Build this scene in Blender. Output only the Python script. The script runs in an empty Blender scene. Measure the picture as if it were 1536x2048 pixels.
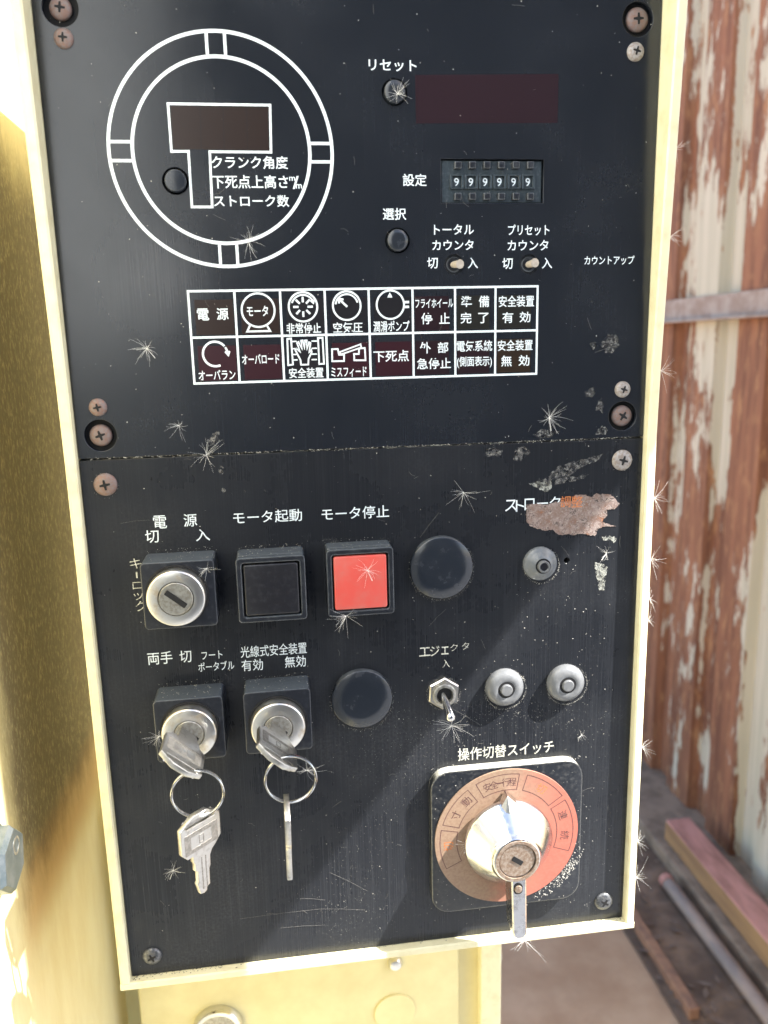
import bpy, bmesh, math, random
from mathutils import Vector, Matrix
random.seed(7)
SC = bpy.context.scene
COL = SC.collection
PI = math.pi
Z0 = 1.1594                      # height of the seam between the two faceplates above the floor

# ---------------------------------------------------------------- camera
RM = ((0.99056188, 0.02310277, -0.13510521),
      (-0.05022368, 0.9783155, -0.20093872),
      (0.12753328, 0.20582772, 0.97024235))
FPX = 1583.8
CAM = Vector((0.07693, -0.31645, Z0 + 0.04062))
def _w(a): return Vector((a[0], a[2], -a[1]))
CX, CD, CF = _w(RM[0]), _w(RM[1]), _w(RM[2])
cam = bpy.data.cameras.new("camera")
camo = bpy.data.objects.new("camera", cam); COL.objects.link(camo)
up, bk = -CD, -CF
camo.matrix_world = Matrix(((CX.x, up.x, bk.x, CAM.x), (CX.y, up.y, bk.y, CAM.y), (CX.z, up.z, bk.z, CAM.z), (0, 0, 0, 1)))
cam.sensor_fit = 'VERTICAL'; cam.sensor_height = 24; cam.sensor_width = 18
cam.lens = FPX / 2048 * 24
cam.clip_start = 0.005; cam.clip_end = 500
cam.dof.use_dof = True; cam.dof.focus_distance = 0.335; cam.dof.aperture_fstop = 8.5
SC.camera = camo
def ray(x, y): return CX * ((x - 768) / FPX) + CD * ((y - 1024) / FPX) + CF
def P(x, y, h=0.0):              # photo point -> point on the plane h metres in front of the faceplate
    d = ray(x, y); return CAM + d * ((-h - CAM.y) / d.y)

# ---------------------------------------------------------------- light
SUND = Vector((-2.6, 1.0, -3.0)).normalized()      # travel direction of sunlight
w = bpy.data.worlds.new("World"); SC.world = w; w.use_nodes = True
wn = w.node_tree.nodes; wl = w.node_tree.links
sky = wn.new('ShaderNodeTexSky'); sky.sky_type = 'NISHITA'; sky.sun_disc = False
sky.sun_elevation = math.atan2(3.0, math.hypot(2.6, 1.0)); sky.sun_rotation = math.atan2(2.6, -1.0)
sky.air_density = 1.0; sky.dust_density = 1.5; sky.ozone_density = 1.0
wl.new(sky.outputs[0], wn['Background'].inputs[0]); wn['Background'].inputs[1].default_value = 0.10
sl = bpy.data.lights.new("sun", 'SUN'); sl.energy = 4.2; sl.angle = math.radians(0.5); sl.color = (1.0, 0.97, 0.93)
so = bpy.data.objects.new("sun", sl); COL.objects.link(so); so.location = (3, -1.2, 5)
so.rotation_euler = SUND.to_track_quat('-Z', 'Y').to_euler()
SC.view_settings.view_transform = 'Standard'; SC.view_settings.look = 'None'
SC.view_settings.exposure = 2.1; SC.view_settings.gamma = 1.0; SC.view_settings.use_curve_mapping = False
SC.cycles.max_bounces = 8; SC.cycles.use_denoising = True

# ---------------------------------------------------------------- materials
class NT:
    def __init__(s, name):
        s.m = bpy.data.materials.new(name); s.m.use_nodes = True
        s.t = s.m.node_tree; s.n = s.t.nodes; s.b = s.n['Principled BSDF']
        s.geo = s.n.new('ShaderNodeNewGeometry')
    def link(s, a, b): s.t.links.new(a, b)
    def setv(s, sock, v):
        if hasattr(v, 'is_output') or isinstance(v, bpy.types.NodeSocket): s.link(v, sock)
        else:
            if isinstance(v, (tuple, list)) and len(v) == 3 and sock.type == 'RGBA': v = (*v, 1)
            sock.default_value = v
    def pos(s, sc=(1, 1, 1), loc=(0, 0, 0)):
        mp = s.n.new('ShaderNodeMapping'); mp.inputs['Scale'].default_value = sc; mp.inputs['Location'].default_value = loc
        s.link(s.geo.outputs['Position'], mp.inputs[0]); return mp.outputs[0]
    def noise(s, vec, scale=10, detail=4, rough=.55, dist=0):
        n = s.n.new('ShaderNodeTexNoise'); s.link(vec, n.inputs['Vector'])
        n.inputs['Scale'].default_value = scale; n.inputs['Detail'].default_value = detail
        n.inputs['Roughness'].default_value = rough; n.inputs['Distortion'].default_value = dist
        return n.outputs[0]
    def ramp(s, fac, a, b, va=0.0, vb=1.0, smooth=True):
        r = s.n.new('ShaderNodeMapRange'); r.interpolation_type = 'SMOOTHSTEP' if smooth else 'LINEAR'
        s.setv(r.inputs[0], fac)
        for i, v in zip((1, 2, 3, 4), (a, b, va, vb)): r.inputs[i].default_value = v
        return r.outputs[0]
    def mix(s, fac, a, b):
        m = s.n.new('ShaderNodeMix'); m.data_type = 'RGBA'
        s.setv(m.inputs[0], fac); s.setv(m.inputs[6], a); s.setv(m.inputs[7], b); return m.outputs[2]
    def math(s, op, a, b=0.0):
        m = s.n.new('ShaderNodeMath'); m.operation = op; s.setv(m.inputs[0], a); s.setv(m.inputs[1], b); return m.outputs[0]
    def xyz(s, vec):
        x = s.n.new('ShaderNodeSeparateXYZ'); s.link(vec, x.inputs[0]); return x.outputs
    def bump(s, h, strength=.2, dist=.001):
        b = s.n.new('ShaderNodeBump'); b.inputs['Strength'].default_value = strength; b.inputs['Distance'].default_value = dist
        s.link(h, b.inputs['Height']); s.link(b.outputs[0], s.b.inputs['Normal'])
    def out(s, col=None, rough=None, metal=0.0, spec=None, **kw):
        if col is not None: s.setv(s.b.inputs['Base Color'], col)
        if rough is not None: s.setv(s.b.inputs['Roughness'], rough)
        s.setv(s.b.inputs['Metallic'], metal)
        if spec is not None: s.b.inputs['Specular IOR Level'].default_value = spec
        for k, v in kw.items(): s.setv(s.b.inputs[k], v)
        return s.m

def speckle_mat(name, c1, c2, scale, rough=.5, metal=0.0, lo=.35, hi=.65, bump=0.0, spec=None, bd=.0005, stretch=(1, 1, 1), r2=None):
    t = NT(name); n = t.noise(t.pos(stretch), scale, 5, .6); f = t.ramp(n, lo, hi)
    if bump: t.bump(n, bump, bd)
    r = rough if r2 is None else t.ramp(n, lo, hi, rough, r2)
    return t.out(t.mix(f, c1, c2), r, metal, spec)

def panel_mat(name, base, dustc, amount, rmin, rmax, spec=.42, scuff_glare=None):
    t = NT(name)
    st = t.noise(t.pos((2200, 1, 16)), 1.0, 3, .6)           # vertical brushing
    big = t.noise(t.pos(), 18, 5, .6)
    fine = t.noise(t.pos(), 900, 3, .6)
    blot = t.math('MULTIPLY', t.ramp(big, .42, .72), t.ramp(fine, .35, .7))
    x, y, z = t.xyz(t.geo.outputs['Position'])
    low = t.ramp(z, Z0 - .24, Z0 + .05, 1.0, .35)           # more dust has settled on the lower part
    f = t.math('MULTIPLY', t.math('MULTIPLY', t.math('ADD', t.math('MULTIPLY', t.ramp(st, .40, .80), .40), t.math('MULTIPLY', blot, .5)), low), amount)
    if scuff_glare:                                               # glare on a rubbed area, put into the colour
        sx, sz, rr = scuff_glare
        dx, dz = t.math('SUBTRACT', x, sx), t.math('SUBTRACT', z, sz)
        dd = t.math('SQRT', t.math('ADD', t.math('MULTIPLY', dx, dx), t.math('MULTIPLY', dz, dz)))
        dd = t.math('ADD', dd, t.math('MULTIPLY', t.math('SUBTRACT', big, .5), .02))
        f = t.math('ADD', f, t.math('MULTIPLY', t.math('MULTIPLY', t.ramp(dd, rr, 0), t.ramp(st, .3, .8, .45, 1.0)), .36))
    t.bump(st, .04, .0002)
    r = t.math('ADD', t.ramp(big, .3, .7, rmin, rmax), t.math('MULTIPLY', f, .35))
    return t.out(t.mix(f, base, dustc), r, 0, spec)

def worn_mat(name, c1, c2, scale, rough, edge, top, rad=.0006, spec=.5, ew=.8):
    t = NT(name); n = t.noise(t.pos(), scale, 5, .6); f = t.ramp(n, .45, .85)
    bv = t.n.new('ShaderNodeBevel'); bv.samples = 4; bv.inputs['Radius'].default_value = rad
    d = t.n.new('ShaderNodeVectorMath'); d.operation = 'DOT_PRODUCT'; t.link(bv.outputs[0], d.inputs[0]); t.link(t.geo.outputs['Normal'], d.inputs[1])
    e = t.math('MULTIPLY', t.ramp(d.outputs['Value'], .996, .93), t.ramp(n, .25, .6, .35, 1.0))
    nx, ny, nz = t.xyz(t.geo.outputs['Normal'])
    n2 = t.noise(t.pos(), scale*2.5, 3, .7)
    u = t.math('MULTIPLY', t.ramp(nz, .5, .9), t.ramp(n2, .25, .75, .35, 1.0))      # settled dust
    c = t.mix(u, t.mix(f, c1, c2), top); c = t.mix(t.math('MULTIPLY', e, ew), c, edge)
    return t.out(c, t.math('ADD', t.ramp(f, 0, 1, rough, rough + .25), t.math('MULTIPLY', u, .3)), 0, spec)
M = {}
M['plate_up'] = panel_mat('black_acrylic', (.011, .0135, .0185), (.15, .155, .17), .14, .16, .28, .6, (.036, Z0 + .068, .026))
M['plate_lo'] = panel_mat('black_brushed_plate', (.013, .0145, .018), (.18, .185, .195), .32, .22, .36)
M['ink'] = speckle_mat('white_ink', (.72, .79, .81), (.80, .86, .87), 600, .55)
M['ink_worn'] = speckle_mat('worn_cream_ink', (.70, .69, .58), (.35, .34, .30), 1500, .6, lo=.45, hi=.7)
M['ink_rust'] = speckle_mat('rust_stained_ink', (.62, .22, .07), (.42, .13, .05), 1500, .7)
M['ink_dark'] = speckle_mat('faded_dark_ink', (.075, .03, .035), (.15, .07, .055), 1200, .6)
M['cream'] = speckle_mat('cream_paint', (.80, .72, .40), (.72, .63, .33), 45, .42, bump=.03, lo=.3, hi=.75)
M['cream_pale'] = speckle_mat('pale_cream_paint', (.82, .76, .50), (.72, .64, .38), 120, .4, lo=.4, hi=.8)
M['plastic'] = worn_mat('black_plastic', (.014, .016, .021), (.035, .038, .044), 600, .28, (.17, .185, .195), (.075, .09, .105))
M['plastic_cap'] = speckle_mat('black_cap_plastic', (.013, .013, .016), (.03, .03, .035), 500, .3, lo=.45, hi=.8)
M['cap'] = worn_mat('glossy_black_cap', (.016, .020, .027), (.030, .034, .042), 160, .2, (.12, .13, .14), (.10, .11, .12), .0003, .6, .5)
M['sel'] = worn_mat('dusty_black_plate', (.012, .014, .018), (.05, .05, .05), 500, .32, (.55, .54, .47), (.62, .60, .50), .0007, .5, 1.0)
M['lever'] = speckle_mat('scuffed_lever_metal', (.50, .50, .51), (.36, .35, .34), 400, .22, 1.0, lo=.45, hi=.8, r2=.42)
M['dusty'] = speckle_mat('dusty_black_plastic', (.13, .14, .15), (.20, .205, .21), 500, .27, lo=.42, hi=.85)
M['red'] = speckle_mat('red_plastic', (.64, .085, .065), (.54, .145, .115), 110, .42, lo=.35, hi=.8)
M['grit'] = NT('dark_grit').out((.06, .05, .035), .9)
M['scratch'] = NT('pale_scratch').out((.22, .21, .19), .7)
M['nickel'] = speckle_mat('satin_nickel', (.72, .70, .65), (.52, .44, .33), 160, .30, 1.0, lo=.5, hi=.75, r2=.5)
M['nickel_dull'] = speckle_mat('dull_nickel', (.46, .45, .41), (.30, .28, .24), 700, .45, .9, bump=.15, bd=.0001)
M['key'] = speckle_mat('key_metal', (.50, .49, .46), (.36, .34, .31), 500, .36, 1.0, lo=.45, hi=.75, bump=.06, bd=.0001)
M['stamp'] = speckle_mat('stamped_shadow_metal', (.30, .285, .26), (.20, .19, .17), 900, .5, .9)
M['wire'] = speckle_mat('steel_wire', (.55, .55, .54), (.40, .39, .37), 400, .25, 1.0)
M['chrome'] = speckle_mat('chrome', (.66, .66, .67), (.54, .53, .50), 220, .16, 1.0, lo=.5, hi=.8, r2=.34)
M['brownmetal'] = speckle_mat('tarnished_nickel', (.44, .36, .29), (.28, .19, .13), 700, .45, .6, bump=.2, bd=.0001)
M['dark'] = speckle_mat('dark_void', (.004, .004, .005), (.008, .008, .009), 300, .8)
M['rustscrew'] = speckle_mat('rusty_screw', (.215, .13, .105), (.20, .165, .155), 900, .6, .25, bump=.3, bd=.0002)
M['dustscrew'] = speckle_mat('dusty_screw', (.38, .36, .35), (.27, .22, .19), 900, .6, .3, bump=.25, bd=.0002)
M['blackscrew'] = speckle_mat('black_screw', (.07, .075, .085), (.16, .16, .16), 800, .38, .5)
M['rubber'] = speckle_mat('dusty_grey_rubber', (.14, .145, .15), (.20, .20, .197), 500, .3, lo=.35, hi=.9)
M['pale'] = speckle_mat('pale_lever', (.52, .45, .37), (.40, .34, .27), 500, .5)
M['slate'] = speckle_mat('slate_plastic', (.035, .048, .058), (.09, .105, .115), 900, .35, lo=.45, hi=.8)
M['fluff'] = NT('seed_fibre').out((.88, .86, .80), .5)
M['dust'] = speckle_mat('pale_dust', (.62, .60, .52), (.45, .43, .38), 900, .8)
t = NT('rust_scab')
n1 = t.noise(t.pos(), 260, 6, .65); n2 = t.noise(t.pos(), 1300, 4, .7)
vo = t.n.new('ShaderNodeTexVoronoi'); vo.feature = 'DISTANCE_TO_EDGE'; vo.inputs['Scale'].default_value = 150
mv = t.n.new('ShaderNodeVectorMath'); mv.operation = 'ADD'; nz = t.n.new('ShaderNodeTexNoise'); nz.inputs['Scale'].default_value = 300
t.link(t.geo.outputs['Position'], nz.inputs['Vector']); ms = t.n.new('ShaderNodeVectorMath'); ms.operation = 'SCALE'; ms.inputs['Scale'].default_value = .016
t.link(nz.outputs['Color'], ms.inputs[0]); t.link(t.geo.outputs['Position'], mv.inputs[0]); t.link(ms.outputs[0], mv.inputs[1]); t.link(mv.outputs[0], vo.inputs['Vector'])
crack = t.math('MAXIMUM', t.ramp(vo.outputs['Distance'], .0, .05), t.ramp(n1, .42, .56))
c = t.mix(t.ramp(n1, .35, .65), (.29, .225, .20), (.185, .115, .09)); c = t.mix(t.ramp(n2, .5, .75), c, (.38, .33, .29)); c = t.mix(t.ramp(n1, .60, .72), c, (.26, .10, .045))
c = t.mix(crack, (.035, .022, .018), c)
t.bump(t.math('ADD', t.math('MULTIPLY', crack, .6), n2), .7, .0006)
M['rustpatch'] = t.out(c, .85)
M['peel'] = speckle_mat('flaked_paint', (.05, .05, .052), (.27, .26, .235), 650, .85, bump=.5, bd=.0005, lo=.38, hi=.72)
def cut(m, scale, lo, hi):
    nt = m.node_tree; nz = nt.nodes.new('ShaderNodeTexNoise'); g_ = nt.nodes.new('ShaderNodeNewGeometry'); mr = nt.nodes.new('ShaderNodeMapRange')
    nz.inputs['Scale'].default_value = scale; nz.inputs['Detail'].default_value = 5; nz.inputs['Roughness'].default_value = .7
    nt.links.new(g_.outputs['Position'], nz.inputs['Vector']); nt.links.new(nz.outputs[0], mr.inputs[0]); mr.inputs[1].default_value = lo; mr.inputs[2].default_value = hi
    nt.links.new(mr.outputs[0], nt.nodes['Principled BSDF'].inputs['Alpha'])
cut(M['ink'], 700, .27, .33); cut(M['ink_worn'], 900, .36, .44)
cut(M['peel'], 480, .44, .60)
M['peel_green'] = speckle_mat('chalky_patch', (.24, .245, .22), (.46, .46, .40), 800, .85, bump=.6, bd=.0006)
cut(M['peel_green'], 420, .42, .60)
M['fluffdust'] = speckle_mat('thin_dust_film', (.07, .07, .072), (.15, .145, .14), 600, .7)
for nm, c in dict(lens_brown=(.022, .0135, .0115), lens_red=(.030, .0095, .014), lens_faint=(.022, .011, .015), lens_dim=(.013, .0125, .015), lens_olive=(.017, .0165, .0145), lens_red_dim=(.018, .009, .012), lens_amber=(.026, .017, .011)).items():
    M[nm] = NT(nm).out(c, .28, 0, .4)

t = NT('dial_ring_paint')                                   # red paint, mostly worn to a dirty tan on the left
x, y, z = t.xyz(t.geo.outputs['Position']); n1 = t.noise(t.pos(), 140, 5, .6); n2 = t.noise(t.pos(), 900, 4, .6)
side = t.math('ADD', t.math('MULTIPLY', t.math('SUBTRACT', x, .172), 30.0), t.math('MULTIPLY', n1, 1.1))
side = t.math('ADD', side, t.math('MULTIPLY', t.math('SUBTRACT', Z0 - .178, z), 8.0))
M['ring'] = t.out(t.mix(t.ramp(n2, .35, .7), t.mix(t.ramp(side, .10, 1.5), (.31, .21, .14), (.48, .125, .085)), t.mix(t.ramp(side, .10, 1.5), (.26, .165, .11), (.40, .15, .105))), .6)

t = NT('column_paint')                                      # cream machine column with soot-like grime
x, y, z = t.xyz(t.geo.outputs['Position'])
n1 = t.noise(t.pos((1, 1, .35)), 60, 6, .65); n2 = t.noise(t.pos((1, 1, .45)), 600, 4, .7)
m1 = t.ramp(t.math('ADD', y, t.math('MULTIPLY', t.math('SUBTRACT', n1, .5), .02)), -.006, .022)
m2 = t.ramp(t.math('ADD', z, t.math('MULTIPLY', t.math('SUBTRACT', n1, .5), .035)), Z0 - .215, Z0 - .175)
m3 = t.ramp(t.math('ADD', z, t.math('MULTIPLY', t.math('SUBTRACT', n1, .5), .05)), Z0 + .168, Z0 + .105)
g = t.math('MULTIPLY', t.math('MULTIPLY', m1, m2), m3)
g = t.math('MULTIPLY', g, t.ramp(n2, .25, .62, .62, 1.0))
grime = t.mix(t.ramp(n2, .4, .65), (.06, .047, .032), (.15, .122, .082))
base = t.mix(t.ramp(n1, .3, .8), (.82, .75, .47), (.72, .62, .34))
base = t.mix(t.ramp(y, -.05, -.12), base, t.mix(t.ramp(z, Z0 + .10, Z0 - .02), (.80, .84, .83), (.13, .14, .14)))   # pale grey over dark added on the unseen near part, for the panel's sheen
rim = t.math('MULTIPLY', t.math('MULTIPLY', t.ramp(z, Z0 - .235, Z0 - .205), t.ramp(z, Z0 - .172, Z0 - .190)), m1)
base = t.mix(t.math('MULTIPLY', rim, .75), base, (.50, .26, .09))
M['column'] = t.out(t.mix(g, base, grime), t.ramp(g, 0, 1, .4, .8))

t = NT('rusted_sheet')                                      # cream corrugated sheet, rusting through
x, y, z = t.xyz(t.geo.outputs['Position'])
n1 = t.noise(t.pos((1, 1, .30)), 6, 7, .62); n2 = t.noise(t.pos((1, 1, .25)), 55, 5, .65); n3 = t.noise(t.pos((1, 1, .06)), 40, 4, .6)
crest = t.ramp(x, 1.068, 1.058)
n1 = t.math('ADD', t.math('MULTIPLY', t.math('SUBTRACT', n1, .5), 1.5), .5)
f = t.math('ADD', t.math('ADD', n1, t.math('MULTIPLY', crest, .17)), t.math('MULTIPLY', t.math('SUBTRACT', n2, .5), .55))
f = t.math('SUBTRACT', f, t.ramp(z, Z0 - .05, Z0 + .55, -.01, .12))
f = t.math('SUBTRACT', f, t.math('MULTIPLY', t.ramp(y, 1.22, 1.10), t.ramp(z, Z0 - .45, Z0 - .6, 0, .22)))
rf = t.ramp(f, .485, .56)
rust = t.mix(t.ramp(n3, .35, .65), (.32, .135, .070), (.175, .070, .038))
rust = t.mix(t.ramp(n2, .5, .75), rust, (.46, .235, .11))
paint = t.mix(t.ramp(n3, .3, .7), (.66, .60, .48), (.54, .50, .38))
M['sheet'] = t.out(t.mix(rf, paint, rust), .75)
M['girt'] = speckle_mat('painted_angle_iron', (.40, .33, .29), (.29, .21, .17), 30, .6)
M['floor'] = speckle_mat('dirty_concrete', (.47, .285, .165), (.62, .41, .255), 7, .9, bump=.15, bd=.01, lo=.3, hi=.7)
M['yard'] = speckle_mat('neutral_bounce_ground', (.20, .205, .215), (.28, .285, .295), 3, .9)
M['gutter'] = speckle_mat('dark_wet_soil', (.14, .09, .06), (.29, .19, .125), 14, .85, bump=.5, bd=.02, lo=.35, hi=.7)
M['ledge'] = speckle_mat('cement_kerb', (.36, .255, .175), (.22, .155, .105), 20, .9)
M['plank_top'] = speckle_mat('red_oxide_timber', (.66, .31, .245), (.38, .17, .125), 40, .85, stretch=(1, .25, 1), lo=.35, hi=.75, bump=.4, bd=.004)
M['plank_side'] = speckle_mat('raw_timber', (.46, .27, .12), (.32, .18, .09), 40, .8, stretch=(1, .12, 1))
M['pipe'] = speckle_mat('grey_pipe', (.26, .20, .17), (.42, .30, .23), 22, .6, 0.0, stretch=(1, .4, 1))
M['scrap'] = speckle_mat('orange_scrap_wood', (.40, .21, .12), (.26, .14, .09), 30, .85)
M['leaves'] = speckle_mat('dry_litter', (.17, .12, .09), (.26, .18, .13), 60, .9)
M['board'] = speckle_mat('plywood', (.42, .31, .20), (.34, .24, .15), 20, .7, stretch=(1, 1, .1))
M['reflect_wall'] = speckle_mat('added_dark_boards', (.035, .04, .048), (.07, .078, .09), 6, .85, stretch=(6, 1, .3))
M['bolt'] = speckle_mat('blackened_steel', (.09, .115, .125), (.15, .17, .18), 160, .35, .6)

# ---------------------------------------------------------------- builders
WL = {}
def setp(o, label=None, cat=None, group=None, kind=None):
    if label: o['label'] = label
    if cat: o['category'] = cat
    if group: o['group'] = group
    if kind: o['kind'] = kind
def thing(name, loc, label, cat, group=None):
    o = bpy.data.objects.new(name, None); COL.objects.link(o); o.empty_display_size = .02
    o.location = loc; WL[o.name] = Vector(loc); setp(o, label, cat, group); return o
def obj(name, bm, mat, parent=None, smooth=False, label=None):
    if isinstance(bm, bmesh.types.BMesh):
        me = bpy.data.meshes.new(name); bm.to_mesh(me); bm.free()
    else: me = bm; me.name = name
    n = len(me.vertices)
    lo = [min(v.co[i] for v in me.vertices) for i in range(3)]; hi = [max(v.co[i] for v in me.vertices) for i in range(3)]
    c = Vector([(lo[i] + hi[i]) / 2 for i in range(3)])
    if not parent: c.z = lo[2]
    me.transform(Matrix.Translation(-c))
    me.materials.clear()
    for m in (mat if isinstance(mat, (list, tuple)) else [mat]): me.materials.append(m)
    if smooth:
        for p in me.polygons: p.use_smooth = True
        me.set_sharp_from_angle(angle=math.radians(40))
    o = bpy.data.objects.new(name, me); COL.objects.link(o)
    if parent: o.parent = parent; o.location = c - WL[parent.name]
    else: o.location = c
    WL[o.name] = c
    if label: o['label'] = label
    return o
def join(*bms):
    a = bms[0]
    for b in bms[1:]:
        me = bpy.data.meshes.new('tmp'); b.to_mesh(me); b.free(); a.from_mesh(me); bpy.data.meshes.remove(me)
    return a
def rrect(w_, h_, r, n=5):
    pts = []
    for cx, cy, a0 in ((w_/2-r, h_/2-r, 0), (-w_/2+r, h_/2-r, PI/2), (-w_/2+r, -h_/2+r, PI), (w_/2-r, -h_/2+r, 1.5*PI)):
        for i in range(n+1):
            a = a0 + PI/2*i/n; pts.append((cx + r*math.cos(a), cy + r*math.sin(a)))
    return pts
def circ(r, n=48, cx=0, cz=0): return [(cx + r*math.cos(2*PI*i/n), cz + r*math.sin(2*PI*i/n)) for i in range(n)]
def rings(loops):                # stack of equal-length point rings -> capped solid
    bm = bmesh.new(); vs = [[bm.verts.new(p) for p in lp] for lp in loops]; n = len(loops[0])
    for a, b in zip(vs, vs[1:]):
        for i in range(n): bm.faces.new((a[i], a[(i+1) % n], b[(i+1) % n], b[i]))
    bm.faces.new(list(reversed(vs[0]))); bm.faces.new(vs[-1])
    bmesh.ops.recalc_face_normals(bm, faces=bm.faces); return bm
def slab(cx, cz, w_, h_, r, h0, h1, b=.0006, taper=0.0):   # rounded block standing on the panel from height h0 to h1
    lp = []
    def ring(w2, h2, r2, h): return [Vector((cx + x, -h, cz + z)) for x, z in rrect(w2, h2, max(r2, .00005))]
    lp.append(ring(w_ + taper, h_ + taper, r, h0)); lp.append(ring(w_, h_, r, h1 - b))
    for k in (1, 2, 3):
        a = PI/2*k/3; i = b*(1 - math.cos(a)); lp.append(ring(w_-2*i, h_-2*i, r - i, h1 - b + b*math.sin(a)))
    return rings(lp)
def lathe(cx, cz, prof, n=48, axis='y'):                    # prof: (radius, height) pairs, axis out of the panel
    bm = bmesh.new(); vs = []
    for r, h in prof:
        if r < 1e-7: vs.append([bm.verts.new((cx, -h, cz))])
        else: vs.append([bm.verts.new((cx + r*math.cos(2*PI*i/n), -h, cz + r*math.sin(2*PI*i/n))) for i in range(n)])
    for a, b in zip(vs, vs[1:]):
        for i in range(n):
            j = (i+1) % n
            if len(a) == 1 and len(b) == 1: continue
            if len(a) == 1: bm.faces.new((a[0], b[j], b[i]))
            elif len(b) == 1: bm.faces.new((a[i], a[j], b[0]))
            else: bm.faces.new((a[i], a[j], b[j], b[i]))
    bmesh.ops.recalc_face_normals(bm, faces=bm.faces); return bm
def box(x0, x1, y0, y1, z0, z1, bev=0.0, seg=2):
    bm = bmesh.new(); bmesh.ops.create_cube(bm, size=1)
    for v in bm.verts: v.co = Vector(((x0+x1)/2 + v.co.x*(x1-x0), (y0+y1)/2 + v.co.y*(y1-y0), (z0+z1)/2 + v.co.z*(z1-z0)))
    if bev: bmesh.ops.bevel(bm, geom=bm.edges[:], offset=bev, segments=seg, affect='EDGES', profile=.5)
    return bm
def tube(pts, r, n=8, closed=False, r1=None):
    bm = bmesh.new(); pts = [Vector(p) for p in pts]; k = len(pts); vs = []
    for i, p in enumerate(pts):
        a = pts[(i-1) % k] if (closed or i) else p; b = pts[(i+1) % k] if (closed or i < k-1) else p
        d = (b - a).normalized(); s = d.cross(Vector((.31, .8, .52))).normalized(); u = d.cross(s)
        rr = r if r1 is None else r + (r1 - r)*i/(k-1)
        vs.append([bm.verts.new(p + (s*math.cos(2*PI*j/n) + u*math.sin(2*PI*j/n))*rr) for j in range(n)])
    for i in range(k if closed else k-1):
        a, b = vs[i], vs[(i+1) % k]
        for j in range(n): bm.faces.new((a[j], a[(j+1) % n], b[(j+1) % n], b[j]))
    if not closed: bm.faces.new(list(reversed(vs[0]))); bm.faces.new(vs[-1])
    return bm
PANEL = Matrix(((1, 0, 0, 0), (0, 0, -1, 0), (0, 1, 0, 0), (0, 0, 0, 1)))   # curve XY -> panel XZ, +Z out of the panel
def flat(loops, thick=0.0, bev=0.0, mtx=None, h=0.0):       # filled outline with holes, as mesh data
    cu = bpy.data.curves.new('tmp', 'CURVE'); cu.dimensions = '2D'; cu.fill_mode = 'BOTH'
    K_ = 1000.0                  # filled in millimetres: curve filling merges points that lie too close
    cu.extrude = thick/2*K_; cu.bevel_depth = bev*K_; cu.bevel_resolution = 1; cu.offset = -bev*K_
    for lp in loops:
        s = cu.splines.new('POLY'); s.points.add(len(lp)-1); s.use_cyclic_u = True
        for q, p in zip(s.points, lp): q.co = (p[0]*K_, p[1]*K_, 0, 1)
    o = bpy.data.objects.new('tmp', cu); me = bpy.data.meshes.new_from_object(o)
    bpy.data.objects.remove(o); bpy.data.curves.remove(cu)
    me.transform(Matrix.Scale(1/K_, 4)); me.transform(mtx if mtx is not None else Matrix.Translation((0, -h, 0)) @ PANEL)
    return me
def bm_of(me):
    b = bmesh.new(); b.from_mesh(me); bpy.data.meshes.remove(me); return b
def stroke(pts, wd, h, closed=False):                       # mitred painted line on the panel
    bm = bmesh.new(); k = len(pts); L = []
    for i in range(k):
        p = Vector(pts[i])
        a = Vector(pts[(i-1) % k]) if (closed or i) else None; b = Vector(pts[(i+1) % k]) if (closed or i < k-1) else None
        d1 = (p - a).normalized() if a is not None else (b - p).normalized(); d2 = (b - p).normalized() if b is not None else d1
        n1 = Vector((-d1.y, d1.x)); n2 = Vector((-d2.y, d2.x)); m = (n1 + n2)
        m = n1 if m.length < .2 else m.normalized(); s = wd/2/max(.4, m.dot(n1))
        L.append((bm.verts.new((p.x + m.x*s, -h, p.y + m.y*s)), bm.verts.new((p.x - m.x*s, -h, p.y - m.y*s))))
    for i in range(k if closed else k-1):
        a, b = L[i], L[(i+1) % k]; bm.faces.new((a[0], a[1], b[1], b[0]))
    for f in bm.faces:
        f.normal_update()
        if f.normal.y > 0: f.normal_flip()
    return bm
def arc(cx, cz, r, a0, a1, n=32): return [(cx + r*math.cos(math.radians(a0 + (a1-a0)*i/n)), cz + r*math.sin(math.radians(a0 + (a1-a0)*i/n))) for i in range(n+1)]
INK_H = .00012
def text(s, parent, mat, cx, cy, wpx, hpx, h=INK_H, rot=0.0, weight=.012, world=None, size=None, name='lettering'):
    cu = bpy.data.curves.new('tmp', 'FONT'); cu.body = s; cu.offset = weight; cu.resolution_u = 3
    o = bpy.data.objects.new('tmp', cu); me = bpy.data.meshes.new_from_object(o)
    bpy.data.objects.remove(o); bpy.data.curves.remove(cu)
    xs = [v.co.x for v in me.vertices]; ys = [v.co.y for v in me.vertices]
    bw, bh = max(xs)-min(xs), max(ys)-min(ys)
    if world is None:
        c = P(cx, cy, h); a, b = P(cx - wpx/2, cy, h), P(cx + wpx/2, cy, h); W_ = b.x - a.x
        H_ = P(cx, cy - hpx/2, h).z - P(cx, cy + hpx/2, h).z
    else: c = world; W_, H_ = size
    T = Matrix.Translation(c) @ PANEL @ Matrix.Rotation(rot, 4, 'Z') @ Matrix.Diagonal((W_/bw, H_/bh, 1, 1)) @ Matrix.Translation((-(max(xs)+min(xs))/2, -(max(ys)+min(ys))/2, 0))
    me.transform(T)
    return obj(name, me, mat, parent)

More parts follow.
